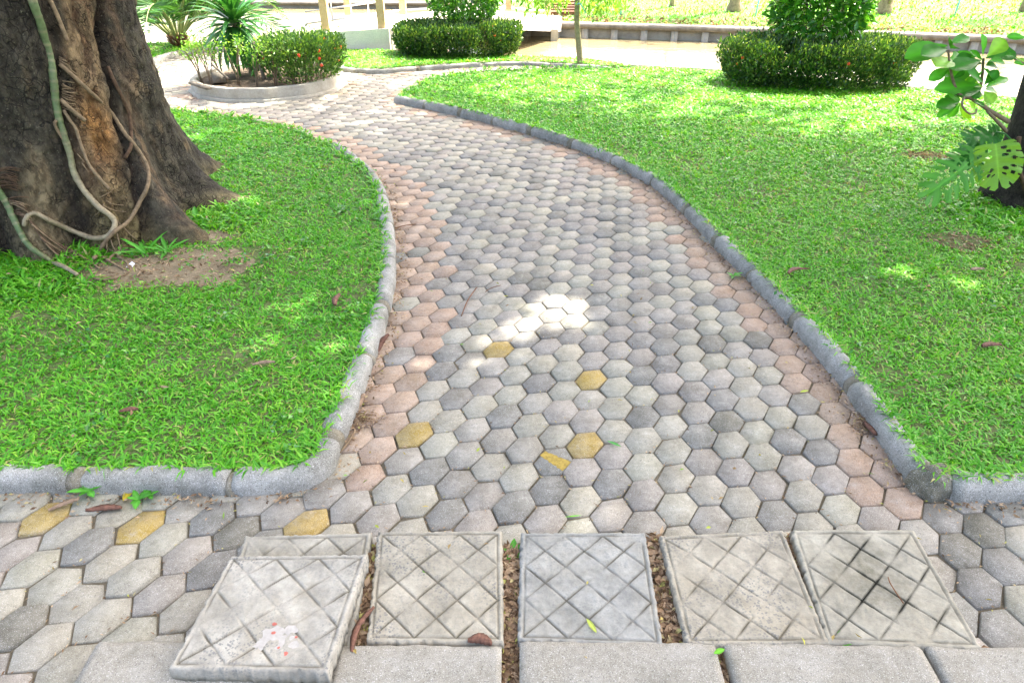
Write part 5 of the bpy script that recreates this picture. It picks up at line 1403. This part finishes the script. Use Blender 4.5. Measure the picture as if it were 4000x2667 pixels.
# wall across the water at the far left
wl2 = [np.array((*ppt(v, WATER_Z)[:2],)) for v in ((250, 16), (450, 18), (620, 20), (760, 21), (1000, 22))]
line2 = smooth_line(wl2, .3); nr2 = np.gradient(line2, axis=0); nr2 = np.stack([-nr2[:, 1], nr2[:, 0]], 1); nr2 /= np.linalg.norm(nr2, axis=1)[:, None]
cw2 = empty("canal_wall", (line2[0][0], line2[0][1], WATER_Z)); tag(cw2, "distant concrete wall across the water at upper left", "wall")
strip_wall("wall_panel", line2, nr2, [(.1, WATER_Z - .4), (.1, WATER_Z + .10), (.3, WATER_Z + .10), (.3, WATER_Z - .4)], M_WALL, cw2, np.array(cw2.location))
strip_wall("coping", line2, nr2, [(-.02, WATER_Z + .105), (-.02, WATER_Z + .16), (.4, WATER_Z + .16), (.4, WATER_Z + .105)], M_COPING, cw2, np.array(cw2.location))
V = []
for p, q in zip(line2, nr2): V += [(*(p + q * .38), WATER_Z + .15), (*(p + q * 6), WATER_Z + .5), (*(p + q * 40), WATER_Z + 1.2)]
F = [(i * 3 + k, i * 3 + 3 + k, i * 3 + 4 + k, i * 3 + 1 + k) for i in range(len(line2) - 1) for k in range(2)]
tag(link("opposite_bank", mesh_np("opposite_bank", V, np.array(F), M_BANK, True)), "grassy bank above the distant wall at upper left", "bank", kind="structure")

# ------------------------------------------------------------------ footbridge
br = empty("footbridge", (-1.9, 10.95, 0)); tag(br, "cream concrete footbridge with posts and steel rails over the canal", "bridge")
bl = np.array(br.location)
A0 = np.array(G(735, 119, 0)); A1 = np.array(G(897, 119, 0))
def prism(name, base, z0, z1s, mat, parent, loc):
    n = len(base); V = [np.array((x, y, z0)) - loc if not isinstance(z0, (list, tuple)) else np.array((x, y, z0[i])) - loc for i, (x, y) in enumerate(base)] + [np.array((x, y, z1s[i])) - loc for i, (x, y) in enumerate(base)]
    bm = bmesh.new(); vs = [bm.verts.new(tuple(v)) for v in V]
    bm.faces.new(vs[:n][::-1]); bm.faces.new(vs[n:])
    for i in range(n): bm.faces.new((vs[i], vs[(i + 1) % n], vs[n + (i + 1) % n], vs[n + i]))
    bmesh.ops.recalc_face_normals(bm, faces=bm.faces); me = bpy.data.meshes.new(name); bm.to_mesh(me); bm.free(); me.materials.append(mat)
    return link(name, me, parent)
zt0 = D(765, 75, A0[1]).z; zt1 = D(897, 66, A1[1]).z
prism("abutment", [(A0[0], A0[1]), (A1[0], A1[1]), (A1[0] + .75, A1[1] + 1.3), (A0[0] + .2, A1[1] + 1.5)], -.6, [zt0, zt1, zt1 + .03, zt0 + .03], M_BRIDGE, br, bl)
S0 = np.array((A1[0] + .03, A1[1] + .04)); S1 = np.array((0.05, 13.4)); S2 = np.array((1.02, G(1272, 69, -.2).y if False else 15.35))
wdir = np.array((-1.15, .55))
for (p, q, za, zb_) in ((S0, S1, zt1 - .01, .26), (S1, S2, .26, -.02)):
    prism("deck", [tuple(p), tuple(q), tuple(q + wdir), tuple(p + wdir)], [za - .29, zb_ - .29, zb_ - .29, za - .29], [za, zb_, zb_, za], M_BRIDGE, br, bl)
prism("pier", [(.78, 14.85), (.92, 14.85), (.92, 15.0), (.78, 15.0)], -.9, [-.20] * 4, M_WALL, br, bl)
def post(vx, vy, Y, w, top, label=None):
    b = D(vx, vy, Y); prism("post", [(b.x - w, b.y - w), (b.x + w, b.y - w), (b.x + w, b.y + w), (b.x - w, b.y + w)], b.z - .03, [top] * 4, M_POST, br, bl)
post(750, 67, A0[1] + .10, .055, 1.5); post(878, 66, A1[1] + .10, .055, 1.5); post(926, 29, 12.1, .05, 1.5); post(800, 29, 12.2, .05, 1.4)
post(1168, 19, 13.35, .05, 1.4); post(1258, 30, 15.2, .06, 1.3)
def rail(a, b, r=.014): tube("rail", [a, Vector(a).lerp(Vector(b), .5), b], r, M_STEEL, br, 6)
for dz in (0, -.17, -.34):
    rail(D(700, 28, 12.0) + Vector((0, 0, dz)), D(926, -4, 12.15) + Vector((0, 0, dz)))
    rail(D(926, -4, 12.15) + Vector((0, 0, dz)), D(1168, -8, 13.35) + Vector((0, 0, dz + .05)))
    rail(D(1168, -6, 13.35) + Vector((0, 0, dz)), D(1258, 4, 15.2) + Vector((0, 0, dz)))
for vx, vy, Y in ((848, 42, 12.1), (765, 52, 12.05)):
    b = D(vx, vy, Y); tube("rail_post", [b, b + Vector((0, 0, .35)), b + Vector((0, 0, .7))], .012, M_STEEL, br, 6)
# timber steps on the far bank behind the bridge
st = empty("timber_steps", tuple(D(1298, 28, 16.2))); tag(st, "brown timber steps climbing the far bank beyond the bridge", "steps")
for k in range(5):
    a = D(1262 + k * 1, 29 - k * 6.2, 16.2 + .28 * k); b = D(1332, 29 - k * 6.2, 16.2 + .28 * k)
    prism("tread", [(a.x, a.y), (b.x, b.y), (b.x, b.y + .3), (a.x, a.y + .3)], a.z - .05, [a.z + .012] * 4, M_TREAD, st, np.array(st.location))
    prism("riser", [(a.x + .01, a.y + .03), (b.x - .01, b.y + .03), (b.x - .01, b.y + .28), (a.x + .01, a.y + .28)], a.z - .30, [a.z - .053] * 4, M_BRIDGE, st, np.array(st.location))

# ------------------------------------------------------------------ litter, pods, twigs
def flakes(P, L, W, zoff=.006):
    n = len(P); A = unit(RNG.normal(0, 1, (n, 3)) * np.array((1, 1, .28)))
    return leaf_cloud(np.concatenate([P, np.full((n, 1), zoff) + RNG.random((n, 1)) * .006], 1), A, RNG.uniform(.6, 1.3, n) * L, RNG.uniform(.6, 1.3, n) * W, up=np.array((0, 0, 1.)))
def along(line, n, sd, offs, side):
    ln = smooth_line(line, .02); tg = np.gradient(ln, axis=0); nn = np.stack([-tg[:, 1], tg[:, 0]], 1); nn /= np.linalg.norm(nn, axis=1)[:, None]
    i = RNG.integers(0, len(ln), n); return ln[i] + nn[i] * side * (offs - np.abs(RNG.normal(0, sd, n)))[:, None]
Pk = np.vstack([along(left_edge[3:23], 900, .035, -.004, 1), along(right_edge[3:19], 1000, .035, -.004, -1)])
Pg = Pk[np.hypot(*Pk.T) < 7]
V1, F1 = flakes(Pg, .018, .007)
Pj = np.array([ctr[i] for i in near]); kk = RNG.integers(0, len(Pj), 1500); cc = np.array([hex_corner(k, .99) for k in range(6)])
c0 = RNG.integers(0, 6, 1500); tt = RNG.random((1500, 1)); Pj = Pj[kk] + cc[c0] * tt + cc[(c0 + 1) % 6] * (1 - tt) + RNG.normal(0, .003, (1500, 2))
V2, F2 = flakes(Pj, .013, .0045, .0)
tag(link("path_litter", mesh_np("path_litter", np.vstack([V1, V2]), np.vstack([F1, F2 + len(V1)]), M_LITTER)), "tiny dry leaf bits along the kerbs and paver joints", "leaf litter", kind="stuff")
gaps = [[(1157, 1262), (1190, 1262), (1194, 1568), (1150, 1568)], [(1490, 1235), (1515, 1235), (1585, 1485), (1525, 1490)], [(800, 1500), (855, 1280), (870, 1250), (842, 1478)], [(1800, 1240), (1815, 1240), (1905, 1480), (1900, 1484)], [(845, 1474), (2250, 1490), (2250, 1502), (845, 1490)], [(1650, 1490), (1675, 1490), (1680, 1568), (1655, 1568)]]
Pl = []
for g in gaps:
    gp = [tuple(G(x, y, .0))[:2] for x, y in g]; a = np.array(gp); lo, hi = a.min(0) - .01, a.max(0) + .01; q = lo + RNG.random((1400, 2)) * (hi - lo); Pl.append(q[in_poly(q, gp)])
Pl = np.vstack(Pl); n = len(Pl)
V, F_ = flakes(Pl, .030, .014, .012); 
tag(link("gap_litter", mesh_np("gap_litter", V, F_, M_LITTER)), "dry brown leaves packed into the gaps between the slabs", "leaf litter", kind="stuff")
Ps = RNG.uniform((-1.7, 1.02), (1.75, 3.4), (150, 2)); Ps = Ps[~in_poly(Ps, LEFT_LAWN) & ~in_poly(Ps, RIGHT_LAWN)]
V, F_ = flakes(Ps, .020, .008, .008); up_ = np.repeat((Ps[:, 1] < 1.53) & (Ps[:, 0] > -.75) & (Ps[:, 0] < 1.1), 4); V[:, 2] += np.where(up_, .046, 0)
tag(link("strewn_leaflets", mesh_np("strewn_leaflets", V, F_, M_LEAFLET)), "tiny yellow, green and brown leaflets strewn over pavers and slabs", "leaf litter", kind="stuff")
# piles of chaff in corners
for v, r, lab in (((840, 965), .05, "small heap of dry chaff on pink pavers by left kerb"), ((1985, 975), .055, "small heap of dry chaff against right kerb near the bottom")):
    g = G(*v, 0); m_ = 260; P = np.array((g.x, g.y)) + RNG.normal(0, r * .55, (m_, 2)); V, F_ = flakes(P, .022, .0035, .004); V[:, 2] += np.repeat(np.clip(.018 * (1 - np.hypot(*(P - np.array((g.x, g.y))).T) / r), 0, 1) * RNG.random(m_), 4)
    tag(link("chaff_heap", mesh_np("chaff_heap", V, F_, M_LITTER)), lab, "chaff", kind="stuff")
# fallen leaves on the bare dirt and lawn
nb = 1500; P = np.vstack([np.array((c.x, c.y)) + RNG.normal(0, .4, (nb // 3, 2)) * np.array((rx, ry)) * 1.15 for c, rx, ry in BARE[:2] + BARE[3:5]])
V, F_ = flakes(P, .035, .010, LAWN_Z + .002)
tag(link("dirt_litter", mesh_np("dirt_litter", V, F_, M_LITTER)), "dry bits scattered on the bare earth under the trees", "leaf litter", kind="stuff")
for poly, lab, bb in ((LEFT_LAWN, "few small brown leaves fallen on the left lawn", ((-4, 1.8), (-.7, 6.8))), (RIGHT_LAWN, "few small brown leaves fallen on the right lawn", ((-.5, 1.8), (5.5, 8.4)))):
    P = RNG.uniform(bb[0], bb[1], (170, 2)); P = P[in_poly(P, poly)]; P = P[dist_line(P, left_edge + [(99, 99)] if poly is LEFT_LAWN else right_edge) > .15]
    V, F_ = flakes(P, .030, .014, LAWN_Z + .026)
    tag(link("lawn_litter", mesh_np("lawn_litter", V, F_, M_LITTER)), lab, "leaf litter", kind="stuff")
    P = RNG.uniform(bb[0], bb[1], (700, 2)); P = P[in_poly(P, poly)]; P = P[np.array([mnoise.noise(Vector((p[0] * 2.1 + 4, p[1] * 2.1, 0))) for p in P]) > .08]
    Pw = np.repeat(P, 7, 0) + RNG.normal(0, .022, (len(P) * 7, 2)); n_ = len(Pw)
    V, F_ = leaf_cloud(np.concatenate([Pw, LAWN_Z + .018 + RNG.random((n_, 1)) * .018], 1), unit(RNG.normal(0, 1, (n_, 3)) * np.array((1, 1, .3))), RNG.uniform(.018, .032, n_), RNG.uniform(.014, .022, n_), up=np.array((0, 0, 1.)))
    tag(link("lawn_weeds", mesh_np("lawn_weeds", V, F_, M_SHRUB)), lab.replace("few small brown leaves fallen on", "patches of small round leaved weeds in"), "weeds", kind="stuff")
def pod(v0, v1, z, label, mat, w=.022, bend=.15, z2=None):
    a = G(*v0, z); b = G(*v1, z if z2 is None else z2); ax = b - a; L = ax.length; s = Vector((-ax.y, ax.x, 0)).normalized(); n = 15; V = []; c = (a + b) / 2
    for i in range(n):
        t = i / (n - 1); w_ = w * (.15 + .85 * math.sin(math.pi * min(.97, t * .94 + .03)) ** .5) * (1 + .10 * math.cos(t * 34)) / 2
        p = a + ax * t + s * (bend * L * math.sin(math.pi * t)) - c; hh = .004 + .0035 * (math.cos(t * 34) * .5 + .5)
        V += [p - s * w_ + Vector((0, 0, .001)), p + Vector((0, 0, hh + .002)), p + s * w_ + Vector((0, 0, .001 + .004 * math.sin(t * 3))), p + Vector((0, 0, -.002))]
    F = [(i * 4 + k, i * 4 + (k + 1) % 4, i * 4 + 4 + (k + 1) % 4, i * 4 + 4 + k) for i in range(n - 1) for k in range(4)]
    o = link("seed_pod", mesh_np("seed_pod", [tuple(v) for v in V], np.array(F), mat, True), None, tuple(c)); tag(o, label, "seed pod", "fallen flat seed pods")
pod((858, 1395), (808, 1498), .05, "long reddish pod lying in the gap left of the flecked slab", M_POD, .02, -.12)
pod((198, 1172), (280, 1166), .006, "brown pod lying on pavers below the kerb at lower left", M_POD, .026, .05)
pod((112, 1172), (182, 1146), .008, "pale spotted pod leaning up to the left kerb", M_PODPALE, .022, .05, .03)
pod((868, 808), (892, 768), .006, "dark pod standing against the left kerb halfway up", M_POD, .03, .1, .05)
pod((822, 938), (836, 905), .006, "small pink pod against left kerb above the chaff", M_PODPALE, .03, .05, .03)
pod((770, 702), (780, 675), LAWN_Z + .03, "brown pod in the grass right of the bare earth", M_POD, .03, .1)
pod((1985, 970), (2012, 1000), .02, "dark brown pod beside the chaff heap by right kerb", M_POD, .025, .05)
pod((1810, 628), (1855, 618), LAWN_Z + .03, "reddish curled pod on right lawn beside the kerb", M_POD, .03, .2)
pod((2255, 795), (2300, 792), LAWN_Z + .03, "brown pod in the grass near the right edge", M_POD, .03, .1)
pod((2230, 620), (2260, 618), LAWN_Z + .03, "pinkish pod in right lawn below the split leaf climber", M_PODPALE, .028, .1)
pod((995, 868), (965, 872), LAWN_Z + .03, "pale striped pod", M_PODPALE, .02, .1) if False else None
pod((580, 838), (632, 832), LAWN_Z + .03, "pale striped pod in the middle of the left lawn", M_PODPALE, .022, .1)
pod((275, 945), (318, 940), LAWN_Z + .025, "brown pod low in the left lawn above the kerb", M_POD, .026, .1)
pod((1075, 1470), (1130, 1478), .05, "curled brown leaf-like pod at the front of the flecked slab", M_POD, .03, .15)
def fallen_leaf(v, L, w, ang, z, label, col):
    g = G(*v, z); root = empty("fallen_leaf", tuple(g)); tag(root, label, "leaf")
    t = g + Vector((math.cos(ang) * L, math.sin(ang) * L, .006)); broad_leaf(g, t, w, (0, 0, 1), M_BROAD, root, name="blade", droop=.02, fold=.1, seg=6, shape='lance', color=col)
fallen_leaf((283, 1150), .07, .030, 1.5, .004, "yellow fallen leaf standing at the kerb foot lower left", (.42, .33, .03))
fallen_leaf((1370, 1452), .045, .014, 2.1, .05, "yellow green leaflet on the bluish middle slab", (.35, .42, .08))
fallen_leaf((1395, 1012), .060, .014, -.7, .006, "green leaflet lying beside the yellow painted paver", (.07, .27, .06))
fallen_leaf((1297, 1187), .055, .006, .05, .006, "thin green grass blade lying across pavers above the slabs", (.12, .34, .04))
fallen_leaf((1838, 900), .035, .013, .1, .006, "small yellow green leaf on a pink-edged paver near right kerb", (.36, .45, .06))
fallen_leaf((1640, 1500), .03, .015, .3, .066, "bright green leaf on the block in the gap right of centre", (.15, .45, .04))
for (a, b, lab, r) in (((905, 525), (955, 515), "thin twig lying by the end of left kerb", .003), ((1060, 725), (1095, 660), "dark curved twig on the pavers left of the sunlit patch", .003), ((1115, 670), (1150, 655), "short twig above the dark curved one on the path", .002), ((780, 1040), (815, 990), "long thin root running down the foot of left kerb", .004), ((2040, 1325), (2075, 1385), "thin dry stem on the blackened slab", .0018), ((500, 612), (530, 600), "short stick on bare earth at the buttress toe", .006)):
    z = .008 if b[1] > 640 or a[0] > 640 else LAWN_Z + .02
    if a[0] > 1990: z = .056
    A_, B_ = G(*a, z), G(*b, z); m_ = (A_ + B_) / 2 + Vector((random.uniform(-.01, .01), random.uniform(-.01, .02), .004))
    o = tube("twig", curve3([A_, m_, B_], .02), r, M_TREAD if r < .0035 else M_ROOT, None, 5); tag(o, lab, "twig")
sc_ = G(300, 612, LAWN_Z + .008); V = [(-.02, -.012, 0), (.018, -.016, .004), (.022, .01, .012), (.004, .02, .02), (-.018, .014, .006)]
o = link("paper_scrap", mesh_np("paper_scrap", V, [np.array([(0, 1, 3)]), np.array([(1, 2, 3)]), np.array([(0, 3, 4)])], M_PLASTIC), None, tuple(sc_)); tag(o, "small white scrap on bare earth before the big trunk", "scrap")
